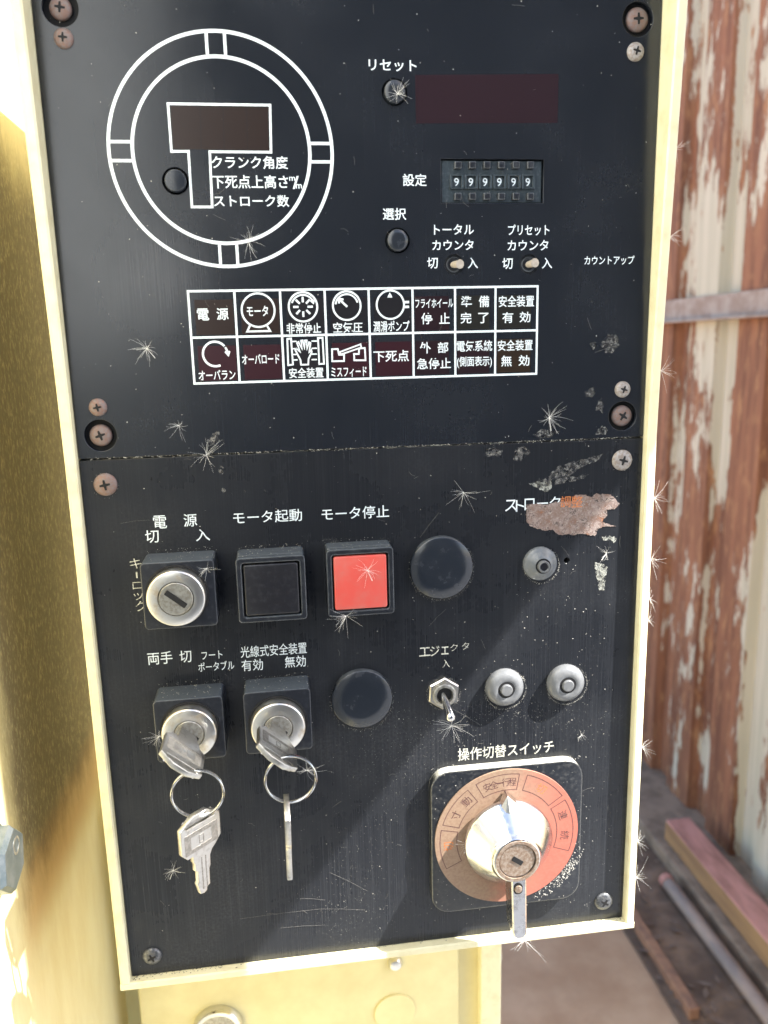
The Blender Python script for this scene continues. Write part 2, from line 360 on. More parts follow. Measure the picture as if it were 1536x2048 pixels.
# ================================================================ the setting
fl = obj('floor', box(-60, 60, -60, 60, -.1, 0), M['floor']); setp(fl, kind='structure')
yd = obj('yard', box(-40, 30, -40, .15, -.05, .005), M['yard']); setp(yd, kind='structure')  # unseen grey ground, added to keep the bounced light neutral
gt = obj('gutter', box(.735, .915, .2, 3.5, -.05, .006), M['gutter']); setp(gt, kind='structure')
kb = obj('kerb', box(.915, 1.10, .2, 3.5, -.05, .035, .006), M['ledge']); setp(kb, kind='structure')

# corrugated wall
prof = []; yy = .33
while yy < 4.2:
    for dy, xx in ((0, 1.078), (.069, 1.078), (.079, 1.055), (.184, 1.055)): prof.append((xx, yy + dy))
    yy += .194
bm = bmesh.new(); rows = []
for zz in (0.0, 2.35): rows.append([bm.verts.new((x, y, zz)) for x, y in prof] )
back = [[bm.verts.new((x + .0012, y, zz)) for x, y in prof] for zz in (0.0, 2.35)]
for i in range(len(prof)-1):
    bm.faces.new((rows[0][i], rows[0][i+1], rows[1][i+1], rows[1][i])); bm.faces.new((back[0][i], back[1][i], back[1][i+1], back[0][i+1]))
    bm.faces.new((rows[1][i], rows[1][i+1], back[1][i+1], back[1][i]))
wall = thing('corrugated_wall', (1.07, 1.5, 0), 'rusty cream corrugated sheet wall standing behind the control box on the right', 'wall')
obj('corrugated_sheet', bm, M['sheet'], wall)
gz = Z0 + .078
obj('angle_rail', join(box(1.046, 1.053, .33, 4.2, gz, gz + .055, .001), box(1.022, 1.0455, .33, 4.2, gz, gz + .005, .001)), M['girt'], wall)

bw = obj('added_dark_wall', box(-2.6, 1.6, -1.9, -1.86, 0, 2.6, .004), M['reflect_wall']); setp(bw, 'unseen dark wall added behind the camera for the faceplates to reflect', 'wall')  # unseen wall, added so the panel reflects something dark
# timber, pipe, scraps beside the wall
tb = obj('timber_beam', box(.938, 1.000, .60, 1.266, .0352, .088, .005, 3), [M['plank_side'], M['plank_top']])
for p in tb.data.polygons: p.material_index = 1 if p.normal.z > .7 else 0
setp(tb, 'timber beam with red painted top lying at the foot of the rusty wall', 'beam')
pp = thing('pipe', (.884, .9, .022), 'grey round pipe lying in the dark gutter beside the timber beam', 'pipe')
obj('tube', tube([(.882, 1.13, .022), (.884, .9, .022), (.886, .45, .022)], .0145, 16), M['pipe'], pp, True)
obj('end_cap', tube([(.882, 1.147, .022), (.882, 1.131, .022)], .0155, 16), M['plank_top'], pp, True)
sc = obj('wood_strip', box(.752, .772, .80, 1.12, .0062, .03, .003), M['scrap']); setp(sc, 'thin strip of orange scrap wood lying along the inner edge of the gutter', 'wood strip')
bm = bmesh.new()
for i in range(150):
    x, y = random.uniform(.74, .91), random.uniform(.55, 1.6); a = random.uniform(0, PI); s = random.uniform(.006, .02)
    d = Vector((math.cos(a), math.sin(a), random.uniform(-.3, .3)))*s; e = Vector((-math.sin(a), math.cos(a), random.uniform(-.2, .4)))*s*random.uniform(.2, .5)
    c = Vector((x, y, random.uniform(.010, .018)))
    bm.faces.new([bm.verts.new(c + q) for q in (d, e, -d, -e)])
lf = obj('litter', bm, M['leaves']); setp(lf, 'dry leaf litter scattered in the dark gutter', 'litter', kind='stuff')

# press column on the left
col = thing('press_column', (-.12, .03, 0), 'cream machine column with dark grime, standing left of the control box', 'machine column')
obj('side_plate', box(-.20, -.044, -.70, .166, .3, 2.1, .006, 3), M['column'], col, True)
obj('rear_plate', box(-.30, .12, .30, .34, 0, 2.1, .003), M['cream'], col)
obj('foot', box(-.22, -.03, -.72, .18, 0, .299, .006), M['cream'], col)
bo = thing('hex_bolt', (-.03, .0, Z0 - .164), 'dark hex bolt screwed into the cream column at the left edge', 'bolt')
def lathe_x(x0, cy, cz, prof, n=6, a0=0.0):
    bm = bmesh.new(); vs = [[bm.verts.new((x0 + h, cy + r*math.cos(2*PI*i/n + a0), cz + r*math.sin(2*PI*i/n + a0))) for i in range(n)] for r, h in prof]
    for a, b in zip(vs, vs[1:]):
        for i in range(n): bm.faces.new((a[i], a[(i+1) % n], b[(i+1) % n], b[i]))
    bm.faces.new(list(reversed(vs[0]))); bm.faces.new(vs[-1]); bmesh.ops.recalc_face_normals(bm, faces=bm.faces); return bm
bcy, bcz = -.0215, Z0 - .154
obj('bolt_head', lathe_x(-.042, bcy, bcz, [(.0135, 0), (.0135, .0060), (.0118, .0078)], 6, .3), M['bolt'], bo)
obj('washer', lathe_x(-.0438, bcy, bcz, [(.0145, 0), (.0145, .0017)], 32), M['bolt'], bo)
me = bm_of(flat([circ(.0036, 20), circ(.0027, 20)], .0002)); bmesh.ops.transform(me, matrix=Matrix.Translation((-.0341, bcy + .003, bcz + .004)) @ Matrix.Rotation(PI/2, 4, 'Z'), verts=me.verts)
obj('stamped_mark', me, M['nickel_dull'], bo)

# lower cabinet under the box
cb = thing('lower_cabinet', (.09, .2, 0), 'cream steel cabinet under the control box', 'cabinet')
CT = Z0 - .2385
obj('cabinet_body', box(-.0286, .2066, .134, .29, .02, CT, .002), M['cream'], cb)
obj('door', slab(.075, (CT + .3)/2, .2072, CT - .302, .004, -.1338, -.129, .0012), M['cream'], cb, True)
obj('edge_strip', box(.1925, .2067, .1245, .1337, .3, CT - .0005, .001), M['cream_pale'], cb)
def px_y(x, y, Y): d = ray(x, y); return CAM + d*((Y - CAM.y)/d.y)
c = px_y(790, 1924, .129); obj('door_screw', lathe(c.x, c.z, [(.0046, -.1289), (.0046, -.127), (.0035, -.1255), (0, -.1248)], 24), M['nickel'], cb, True)
c = px_y(790, 2023, .129); obj('knockout', bm_of(flat([circ(.0137, 48, c.x, c.z)], .0008, .0003, h=-.1285)), M['cream'], cb)
c = px_y(437, 2052, .129); lk = obj('lock_ring', lathe(c.x, c.z, [(.0162, -.1289), (.0162, -.1255), (.0150, -.1235), (.0125, -.1235), (.0118, -.1255), (.0118, -.127)], 48), M['chrome'], cb, True)
obj('lock_core', lathe(c.x, c.z, [(.0116, -.1285), (.0116, -.1262), (0, -.1258)], 40), M['nickel_dull'], lk, True)
c = px_y(1008, 1900, .15); obj('hinge_pin', lathe_x(.2068, c.y, c.z, [(.010, 0), (.010, .004), (.006, .006)], 24), M['nickel_dull'], cb)

# added board, out of view, cut to shade upper left panel and cabinet door
a, b = P(1243, 959), P(667, 1702); sl_ = (a.z - b.z)/(a.x - b.x)
poly = [(.262, a.z + sl_*(.262 - a.x)), (.30, a.z + sl_*(.262 - a.x)), (.30, Z0 - .05), (.527, Z0 - .05), (.527, Z0 + .20), (.60, Z0 + .20), (.60, Z0 + .31), (-.024, Z0 + .31), (-.024, a.z + sl_*(-.024 - a.x))]
YB = .14
bd = thing('added_shade_board', (.90, -YB, 0), 'unseen board on a post, added to shade the upper left of the panel and the cabinet door', 'board')
obj('board', bm_of(flat([[(x + 2.6*YB, z + 3.0*YB) for x, z in poly]], .012, .001, h=YB)), M['board'], bd)
obj('post', box(.935, .965, -YB + .0075, -YB + .04, 0, Z0 + .73, .003), M['board'], bd)

# ================================================================ control box
CB = thing('control_box', (.115, .08, Z0 - .2365), 'press control box with black faceplates in a cream frame, full of switches', 'control box')
obj('enclosure', box(-.0042, .2342, .0035, .165, Z0 - .2362, Z0 + .199, .002), M['cream'], CB)
def lip_h(z):
    z -= Z0; return .0040 + max(0.0, z - .015)*.055
zs = [Z0 - .2325, Z0 - .12, Z0 + .0, Z0 + .03, Z0 + .06, Z0 + .10, Z0 + .15, Z0 + .1955]
def side_lip(xi, xo):
    lp = []
    for z in zs:
        h = lip_h(z); b = (xo - xi)*.16; bb = abs(b)
        lp.append([Vector(q) for q in ((xi, .0034, z), (xi, -h + bb, z), (xi + b, -h, z), (xo - b*1.5, -h, z), (xo, -h + bb*1.5, z), (xo, .0034, z))])
    return rings(lp)
lipo = join(side_lip(0, -.0043), side_lip(.23, .2343))
def rail(zi, zo):
    lp = []
    for x in (-.0043, .06, .12, .18, .2343):
        h = lip_h(zi); b = (zo - zi)*.16; bb = abs(b); e = 0.0
        lp.append([Vector(q) for q in ((x, .0034, zi), (x, -h + bb, zi), (x, -h, zi + b), (x, -h, zo - b*1.6), (x, -h + bb*1.6, zo), (x, .0034, zo))])
    return rings(lp)
obj('frame', join(lipo, rail(Z0 - .2325, Z0 - .2365), rail(Z0 + .1955, Z0 + .1995)), M['cream_pale'], CB, True)

def hole_at(x, y, d): c = P(x, y); return circ(d*.5, 40, c.x, c.z)
RECESS = {'S1': (120, 15), 'S4': (201, 871), 'R1': (1276, 38), 'R4': (1245, 832)}
cnt = [P(882, 317), P(1087, 319), P(1087, 406), P(882, 406.6)]
cx0, cx1 = (cnt[0].x + cnt[3].x)/2, (cnt[1].x + cnt[2].x)/2; cz1, cz0 = (cnt[0].z + cnt[1].z)/2, (cnt[2].z + cnt[3].z)/2
up_loops = [[(.0003, Z0 + .0004), (.2297, Z0 + .0004), (.2297, Z0 + .1952), (.0003, Z0 + .1952)]]
for k, (x, y) in RECESS.items(): up_loops.append(hole_at(x, y, .0122))
up_loops.append([(cx0, cz0), (cx1, cz0), (cx1, cz1), (cx0, cz1)])
up_loops += [hole_at(908.5, 529, .0075), hole_at(1058.5, 528.5, .0075), hole_at(789, 184, .0094), hole_at(795, 481, .0094), hole_at(351, 362, .0094)]
TH = .003
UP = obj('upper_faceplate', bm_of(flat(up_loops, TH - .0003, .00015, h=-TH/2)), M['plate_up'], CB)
lo_loops = [[(.0003, Z0 - .2322), (.2297, Z0 - .2322), (.2297, Z0 - .0003), (.0003, Z0 - .0003)], hole_at(1133.6, 1121, .0026)]
LO = obj('lower_faceplate', bm_of(flat(lo_loops, TH - .0003, .00015, h=-TH/2)), M['plate_lo'], CB)
obj('backing_sheet', box(.0002, .2298, .0031, .0034, Z0 - .2322, Z0 + .1954), M['dark'], CB)

# screws
def cross(cx, cz, r, h, a):
    bm = bmesh.new(); t_ = r*.17
    pts = [(r*.62, t_*.6), (t_, t_), (t_*.6, r*.62), (-t_*.6, r*.62), (-t_, t_), (-r*.62, t_*.6), (-r*.62, -t_*.6), (-t_, -t_), (-t_*.6, -r*.62), (t_*.6, -r*.62), (t_, -t_), (r*.62, -t_*.6)]
    ca, sa = math.cos(a), math.sin(a)
    return rings([[Vector((cx + x*ca - z*sa, -h0, cz + x*sa + z*ca)) for x, z in pts] for h0 in (h - .0006, h)])
def screw(x, y, dpx, mat, h0=0.0, hh=.0019):
    c = P(x, y, h0 + hh*.6); r = (P(x + dpx/2, y, h0 + hh*.5).x - P(x - dpx/2, y, h0 + hh*.5).x)/2
    pr = [(r, h0 - .0003), (r, h0 + hh*.15)] + [(r*math.cos(a), h0 + hh*(.15 + .85*math.sin(a))) for a in (.35, .7, 1.0, 1.25)]
    pr.append((0, h0 + hh))
    s = obj('screw', lathe(c.x, c.z, pr, 32), mat, CB, True)
    obj('cross_slot', cross(c.x, c.z, r*.72, h0 + hh + .00004, random.uniform(0, PI/2)), M['dark'], s)
for x, y, d, m, h0 in ((120, 15, 46, 'rustscrew', -.0022), (126, 75, 40, 'rustscrew', 0), (195, 815, 37, 'rustscrew', 0), (201, 871, 46, 'rustscrew', -.0022), (210, 970, 48, 'rustscrew', 0),
                       (1276, 38, 44, 'rustscrew', -.0022), (1273, 102, 34, 'dustscrew', 0), (1247, 779, 31, 'dustscrew', 0), (1245, 832, 40, 'rustscrew', -.0022), (1246, 921, 40, 'dustscrew', 0),
                       (1209, 1805, 36, 'blackscrew', 0), (304, 1915, 39, 'blackscrew', 0)):
    screw(x, y, d, M[m], h0)

# ---- upper faceplate printing
I = M['ink']
for a in (('クランク角度', 500, 325, 153, 26), ('下死点上高さ', 500.5, 363.5, 152, 27), ('m', 584.3, 357.5, 12, 8), ('/', 591.4, 365, 13, 26), ('m', 597.7, 372.6, 12, 9), ('ストローク数', 503.4, 402, 151, 24),
          ('リセット', 785.5, 131, 96, 23), ('設定', 829.5, 360, 48, 25), ('選択', 789, 428, 47, 24), ('トータル', 908, 459, 80, 21), ('カウンタ', 906, 490, 83, 20.5), ('プリセット', 1057.6, 460, 83, 22), ('カウンタ', 1056, 490.5, 82, 21),
          ('切', 865, 526, 21.5, 22.5), ('入', 945.5, 526, 20.5, 22), ('切', 1015, 527, 21, 22.5), ('入', 1094, 526, 20.5, 22), ('カウントアップ', 1219, 520.5, 100, 18),
          ('電', 406, 629, 24, 24), ('源', 445, 628, 24, 24), ('モータ', 515, 622, 43, 21), ('非常停止', 607.6, 656.5, 69, 21), ('空気圧', 696, 655, 59, 21), ('潤滑ポンプ', 783, 652.5, 72, 22), ('フライホイール', 868.5, 606.5, 76, 18),
          ('停', 853.6, 637, 22, 23), ('止', 889, 636.5, 21, 22), ('準', 932.8, 603, 22, 22), ('備', 968, 602.7, 21, 23), ('完', 932, 636, 22, 22), ('了', 967, 636, 21, 21), ('安全装置', 1033, 602.5, 71, 23), ('有', 1015.6, 635, 22, 22), ('効', 1050, 634, 22, 22),
          ('オーバラン', 434, 750, 74, 20), ('オーバロード', 521.5, 718, 75, 20), ('安全装置', 612.6, 745.6, 69, 21), ('ミスフィード', 698, 744, 71, 20), ('下死点', 782.5, 712, 71, 23), ('外', 850.7, 695.5, 22, 23), ('部', 886, 695, 21.5, 22), ('急停止', 868, 727, 68, 22),
          ('電気系統', 949, 692, 71, 22), ('(側面表示)', 949, 724, 70, 23), ('安全装置', 1030.5, 690.5, 70, 22), ('無', 1013, 722, 21.5, 22), ('効', 1048, 721, 22, 22)):
    text(a[0], UP, I, *a[1:])
# crank-angle circle
ccx, ccz = .0619, Z0 + .1114; RO, RI, LWD = .0409, .0326, .00125
obj('printed_ring', bm_of(flat([circ(RO, 120, ccx, ccz), circ(RO - LWD, 120, ccx, ccz)], h=INK_H)), I, UP)
obj('printed_ring', bm_of(flat([circ(RI, 120, ccx, ccz), circ(RI - LWD, 120, ccx, ccz)], h=INK_H)), I, UP)
for sx, sz in ((1, 0), (-1, 0), (0, 1), (0, -1)):
    bm = bmesh.new(); bms = []
    for o_ in (-.0032, .0032):
        a, b = RI - .0001, RO - LWD + .0001
        bms.append(stroke([(ccx + sx*a + sz*o_, ccz + sz*a + sx*o_), (ccx + sx*b + sz*o_, ccz + sz*b + sx*o_)], .0011, INK_H + .00002))
    obj('tick_mark', join(*bms), I, UP)
def pp2(pts, h=0.0): return [(P(x, y, h).x, P(x, y, h).z) for x, y in pts]
Tl = pp2([(336, 207.5), (540, 210.5), (542, 304.5), (419.5, 303.5), (424.5, 414), (384, 414), (377, 302.8), (343, 303)])
Tw = pp2([(341, 212), (536.5, 214.5), (538, 300.5), (346, 298.5)])
dwn = obj('display_window', bm_of(flat([Tw], h=.00005)), M['lens_brown'], UP)
for xq in (400, 446, 493): obj('digit_divider', stroke(pp2([(xq, 214), (xq + 2.5, 299)]), .00025, .00008), M['lens_dim'], UP)
obj('display_outline', stroke(Tl, .0009, INK_H, True), I, UP)
obj('display_window', bm_of(flat([pp2([(830, 150), (1117, 148), (1115, 246), (832, 247)])], h=.00005)), M['lens_faint'], UP)
# indicator table
vx = [(374.8+389.7)/2, (467.6+480)/2, (559+569)/2, (649+655.6)/2, (736.8+741.5)/2, (825+827)/2, 910.3, (992+989)/2, (1076.3+1071.3)/2]
rowy = lambda i, x: (582.5 + (x - 375)*-.0141, 675 + (x - 384)*-.0203, 766.6 + (x - 390)*-.0273)[i]
gx = [P(x, 672 - (x-384)*.02).x for x in vx]
gzs = [sum(P(x, rowy(i, x)).z for x in (420, 700, 1040))/3 for i in range(3)]
lw = .00085
grid = [[(gx[0]-lw/2, gzs[2]-lw/2), (gx[8]+lw/2, gzs[2]-lw/2), (gx[8]+lw/2, gzs[0]+lw/2), (gx[0]-lw/2, gzs[0]+lw/2)]]
lens = [['lens_brown', 'lens_brown', 'lens_dim', 'lens_dim', 'lens_dim', 'lens_red_dim', 'lens_olive', 'lens_olive'], ['lens_red', 'lens_red', 'lens_dim', 'lens_red', 'lens_red', 'lens_red_dim', 'lens_red_dim', 'lens_amber']]
for r in range(2):
    for c in range(8):
        x0, x1, z1, z0 = gx[c]+lw/2, gx[c+1]-lw/2, gzs[r]-lw/2, gzs[r+1]+lw/2
        grid.append([(x0, z0), (x1, z0), (x1, z1), (x0, z1)])
        ww, hh = x1-x0, z1-z0
        o_ = (.10, .02) if c < 5 else (.03, .13)
        obj('indicator_lens', bm_of(flat([[(x0+ww*o_[0], z0+hh*.03), (x1-ww*o_[1], z0+hh*.03), (x1-ww*o_[1], z1-hh*.17), (x0+ww*o_[0], z1-hh*.17)]], h=.00005)), M[lens[r][c]], UP)
obj('table_lines', bm_of(flat(grid, h=INK_H)), I, UP)
mm = (P(520, 620).x - P(500, 620).x)/20.0                   # metres per photo pixel on the table
def ic(x, y): q = P(x, y); return q.x, q.z
sw = .00072; hI = INK_H + .00002
cx, cz = ic(516.4, 620.5)
obj('motor_symbol', join(stroke(circ(33*mm, 48, cx, cz), sw, hI, True), stroke(pp2([(500, 651), (494.5, 663), (540.5, 662), (533.5, 650.5)]), sw, hI)), I, UP)
cx, cz = ic(606, 613.7); b = [stroke(circ(29*mm, 48, cx, cz), sw, hI, True), stroke(arc(cx, cz, 23.5*mm, 160, 28), sw*.9, hI)]
for k in range(8):
    a = k*PI/4; b.append(stroke([(cx + 9*mm*math.cos(a), cz + 9*mm*math.sin(a)), (cx + 20*mm*math.cos(a), cz + 20*mm*math.sin(a))], sw*1.1, hI))
q = arc(cx, cz, 23.5*mm, 28, 20, 1)[0]; b.append(stroke([(q[0]-5*mm, q[1]+1*mm), (q[0]+.5*mm, q[1]-4*mm), (q[0]+3*mm, q[1]+3*mm)], sw*.8, hI + .00002))
obj('emergency_symbol', join(*b), I, UP)
cx, cz = ic(693.5, 611.5)
obj('pressure_symbol', join(stroke(circ(28.5*mm, 48, cx, cz), sw, hI, True), stroke(arc(cx, cz, 23*mm, 172, 15), sw*.9, hI), stroke(pp2([(694.5, 613.5), (679, 599)]), sw*1.1, hI), stroke(pp2([(678, 607), (677.5, 597.5), (687, 599)]), sw, hI + .00002)), I, UP)
cx, cz = ic(780.6, 609.5)
obj('pump_symbol', join(stroke(circ(28.5*mm, 48, cx, cz), sw, hI, True), bm_of(flat([pp2([(779.5, 584.5), (774.5, 595), (785, 595)])], h=hI)), stroke(pp2([(809, 604.5), (818, 604)]), sw*1.3, hI), stroke(pp2([(809, 614), (818, 613.5)]), sw*1.3, hI)), I, UP)
cx, cz = ic(430.5, 708)
obj('overrun_symbol', join(stroke(arc(cx, cz, 24.5*mm, 38, 292), sw*1.15, hI), stroke(arc(cx, cz, 24.5*mm, 32, 2, 8), sw*1.1, hI), stroke(pp2([(450.5, 703), (456.5, 710), (459, 702)]), sw, hI + .00002)), I, UP)
b = [stroke(pp2(q), sw*.9, hI, True) for q in ([(574.5, 678), (582, 677), (586, 729), (576.5, 730.5)], [(636, 676), (645, 675.5), (648, 727.5), (638.5, 728)])]
for y in (683, 697.5, 709, 720): b += [stroke(pp2([(584 + (y-683)*.06, y), (593 + (y-683)*.06, y-.3)]), sw*.7, hI), stroke(pp2([(623, y-.8), (634, y-1)]), sw*.7, hI)]
b.append(stroke(pp2([(602, 729.5), (601, 720), (590.5, 700), (593, 697), (600, 703.5), (594, 686), (597, 684), (604, 698), (602, 681.5), (605.5, 681), (609, 697), (610, 681), (613.5, 681), (614, 698), (618, 684.5), (621, 686), (618.5, 704), (622.5, 700), (623.5, 704), (617, 718), (616.5, 729)]), sw*.85, hI, True))
obj('hand_guard_symbol', join(*b), I, UP)
obj('misfeed_symbol', join(stroke(pp2([(664, 698.5), (675.5, 698), (678, 709.5), (688, 709.5), (688, 722), (664.5, 722.5)]), sw*.9, hI, True),
    stroke(pp2([(718, 697), (729.5, 696), (731, 720.5), (708.5, 720.5), (708, 708), (717.5, 708)]), sw*.9, hI, True), stroke(pp2([(678.5, 704.5), (721, 688.5), (722.5, 695), (682, 708.8)]), sw*.8, hI + .00002, True)), I, UP)

# ---- lower faceplate printing
for a in (('電', 320, 1044, 27, 26), ('源', 380.5, 1040.5, 27, 25.5), ('切', 304, 1073, 27.5, 25.5), ('入', 405.4, 1070, 28.6, 24), ('モータ起動', 535.5, 1033, 138, 25), ('モータ停止', 711, 1025.5, 135, 25),
          ('両手', 320, 1316, 50, 25), ('切', 371, 1313, 24, 24), ('フート', 424, 1310, 42, 16), ('ポータブル', 432.5, 1332, 72, 18), ('光線式安全装置', 547.5, 1300, 133, 23), ('有効', 504.4, 1330, 43, 23), ('無効', 590.6, 1323, 42, 23)):
    text(a[0], LO, I, *a[1:], weight=.004)
for s, x, y, wp, hp in (('キ', 271, 1127, 23, 20), ('ロ', 275, 1171, 20, 14), ('ッ', 277, 1193, 19, 14), ('ク', 282, 1212, 22, 20)): text(s, LO, M['ink_worn'], x, y, wp, hp, weight=-.006)
text('ー', LO, M['ink_worn'], 273.5, 1150, 3, 14, weight=-.006)
for s, x, y, wp, m in (('ス', 1022, 1011, 24, 'ink'), ('ト', 1040, 1011.5, 17, 'ink'), ('ロ', 1059, 1008.5, 20, 'ink'), ('ー', 1085, 1006.5, 22, 'ink'), ('ク', 1110, 1004.5, 22, 'ink'), ('調', 1131, 1003.5, 20, 'ink_rust'), ('整', 1154, 1003, 22, 'ink_rust')):
    text(s, LO, M[m], x, y, wp, 3 if s == 'ー' else 23, h=.00012 if m == 'ink' else .0003, weight=.004)
for s, x, y, wp, hp in (('エ', 849.5, 1303.5, 22, 18), ('ジ', 869.5, 1302, 19, 20), ('ェ', 890, 1301, 15, 16), ('ク', 908, 1295, 14, 14), ('タ', 931, 1292, 14, 14), ('入', 892, 1327, 15, 16)): text(s, LO, M['ink_worn'], x, y, wp, hp, weight=.004 if x < 900 else -.012)
text('操作切替スイッチ', LO, M['ink_worn'], 1012.5, 1501, 192, 25, weight=.008)

# ---- round black push buttons of the upper plate
for x, y, d in ((789, 184, 43), (795, 481, 42), (351, 362, 44)):
    c = P(x, y, .001); r = (P(x + d/2, y).x - P(x - d/2, y).x)/2
    obj('round_button', lathe(c.x, c.z, [(r, -.002), (r, .0014), (r*.97, .0019), (r*.90, .0022), (r*.5, .0024), (0, .0024)], 40), M['cap'], CB, True)
# ---- thumbwheel counter
ctr = obj('preset_counter', bm_of(flat([[(cx0+.0004, cz0+.0004), (cx1-.0004, cz0+.0004), (cx1-.0004, cz1-.0004), (cx0+.0004, cz1-.0004)]], .0015, .0002, h=-.0022)), M['slate'], CB)
zc = (cz0 + cz1)/2
for k in range(6):
    x = P(912.9 + 28.5*k, 364.3, -.001).x; z = P(912.9 + 28.5*k, 364.3, -.001).z
    wpx = (P(921, 364).x - P(904, 364).x); hpz = P(913, 353).z - P(913, 375.5).z
    dw = obj('digit_wheel', slab(x, z, wpx, hpz, .0003, -.0022, -.0010, .0004), M['pale'], ctr, label='grey wheel showing 9') if False else obj('digit_wheel', slab(x, z, wpx, hpz, .0003, -.0022, -.0010, .0004), M['slate'], ctr)
    fr = bm_of(flat([[(x-wpx*.80, z-hpz*.62), (x+wpx*.80, z-hpz*.62), (x+wpx*.80, z+hpz*.62), (x-wpx*.80, z+hpz*.62)], [(x-wpx*.54, z-hpz*.53), (x+wpx*.54, z-hpz*.53), (x+wpx*.54, z+hpz*.53), (x-wpx*.54, z+hpz*.53)]], .0012, .00006, h=.0002 - .0008))
    obj('wheel_window', fr, M['slate'], ctr)
    text('9', ctr, M['ink'], 0, 0, 0, 0, world=Vector((x, .0010 - .0001, z)), size=(wpx*.56, hpz*.74), weight=.008, name='digit')
    for yy in (330, 392.8):
        c = P(916 + 29*k, yy, .0005); obj('stepping_pin', slab(c.x, c.z, .0028, .0026, .0004, -.0016, .0010, .0004), M['plastic'], ctr, True)
# ---- two small toggles
for bx, by, lx0, ly0, lx1, ly1 in ((908.5, 529, 906, 529.6, 920, 528), (1058.5, 528.5, 1056, 529.5, 1070, 525.5)):
    c = P(bx, by); tg = obj('toggle_switch', lathe(c.x, c.z, [(.0036, -.0029), (.0036, -.0012), (.0028, -.0008), (.0024, -.0015), (0, -.0016)], 32), M['plastic'], CB, True)
    a, b = P(lx0, ly0, -.001), P(lx1, ly1, .0045); d = (b - a)
    bm = tube([a, a + d*.5, a + d*.98, b], .0012, 10, r1=.0018); obj('lever', bm, M['pale'], tg, True)
# ---- blank caps
for x, y, d in ((884, 1137, 126), (724.5, 1400, 122)):
    h = .003; c = P(x, y, h); r = (P(x + d/2, y, h*.6).x - P(x - d/2, y, h*.6).x)/2
    obj('blank_cap', lathe(c.x, c.z, [(r, 0), (r, .0020), (r*.99, .0025), (r*.965, .0028), (r*.6, .0032), (0, .0033)], 64), M['cap'], CB, True)
# ---- square push buttons
HB = .0142
def housing_at(pts, h):
    q = [P(x, y, h) for x, y in pts]; return ((q[0].x+q[3].x)/2, (q[1].x+q[2].x)/2, (q[2].z+q[3].z)/2, (q[0].z+q[1].z)/2)
for name, pts, cap, m in (('push_button', [(470.5, 1118.5), (608.5, 1109), (616, 1237), (478, 1248.7)], [(486, 1130), (599, 1122), (602, 1229), (490, 1234)], 'plastic_cap'),
                          ('push_button', [(648.5, 1104.6), (787, 1090.5), (789, 1224), (660, 1238)], [(662.6, 1115), (775, 1109), (777.5, 1215), (669.6, 1224)], 'red')):
    hb = HB if m != 'red' else .0122
    x0, x1, z0, z1 = housing_at(pts, hb); cx, cz, ww, hh = (x0+x1)/2, (z0+z1)/2, x1-x0, z1-z0
    hs = slab(cx, cz, ww, hh, .0016, 0, hb - .004, .0004)
    rim = bm_of(flat([[(cx+a, cz+b) for a, b in rrect(ww, hh, .0016)], [(cx+a, cz+b) for a, b in rrect(ww-.0044, hh-.0044, .001)]], .0034, .0004, h=hb - .0021))
    ho = obj(name, join(hs, rim), M['plastic'], CB, True, label='red push button' if m == 'red' else 'black push button')
    obj('button_cap', slab(cx, cz, ww-.0058, hh-.0058, .0009, hb - .0045, hb + .0002, .0006), M[m], ho, True)
# ---- key switches
KS = []
for pts, rc, rd, cd in (([(277.8, 1127.6), (430, 1118.5), (434, 1250), (290.8, 1261.7)], (351.5, 1198.4), 121, 70),
                        ([(305.8, 1401.4), (447.6, 1393.7), (450, 1514.4), (314, 1526.5)], (378, 1470), 113, 60),
                        ([(486, 1386.6), (622, 1376), (624.5, 1498), (492, 1509.7)], (556.5, 1458), 111, 57)):
    hb = .0145 if pts[0][0] < 300 and pts[0][1] < 1200 else .0132
    hr = hb + .0052
    x0, x1, z0, z1 = housing_at(pts, hb); cx, cz, ww, hh = (x0+x1)/2, (z0+z1)/2, x1-x0, z1-z0
    c = P(*rc, hr); R_ = (P(rc[0] + rd/2, rc[1], hr).x - P(rc[0] - rd/2, rc[1], hr).x)/2; Rc = R_*cd/rd
    ho = obj('key_switch', slab(cx, cz, ww, hh, .0018, 0, hb, .0005), M['plastic'], CB, True)
    obj('collar', bm_of(flat([circ(R_*1.09, 56, c.x, c.z), circ(R_*1.005, 56, c.x, c.z)], .0003, .0001, h=hb + .0002)), M['dark'], ho)
    obj('bezel_ring', lathe(c.x, c.z, [(R_, hb - .001), (R_, hr - .0012), (R_*.97, hr - .0003), (R_*.93, hr), (Rc*1.06, hr), (Rc*1.02, hr - .0004), (Rc*1.02, hr - .002)], 64), M['nickel'], ho, True)
    cy_ = obj('lock_cylinder', lathe(c.x, c.z, [(Rc, hr - .0025), (Rc, hr - .0003), (Rc*.95, hr), (0, hr)], 48), M['nickel_dull'], ho, True)
    a = math.radians(-40); sl2 = Matrix.Translation((c.x, -hr - .00005, c.z)) @ PANEL @ Matrix.Rotation(a, 4, 'Z')
    obj('key_slot', bm_of(flat([rrect(Rc*1.45, .0021, .0003)], .0004, mtx=sl2)), M['dark'], cy_)
    KS.append((c, hr, Rc))

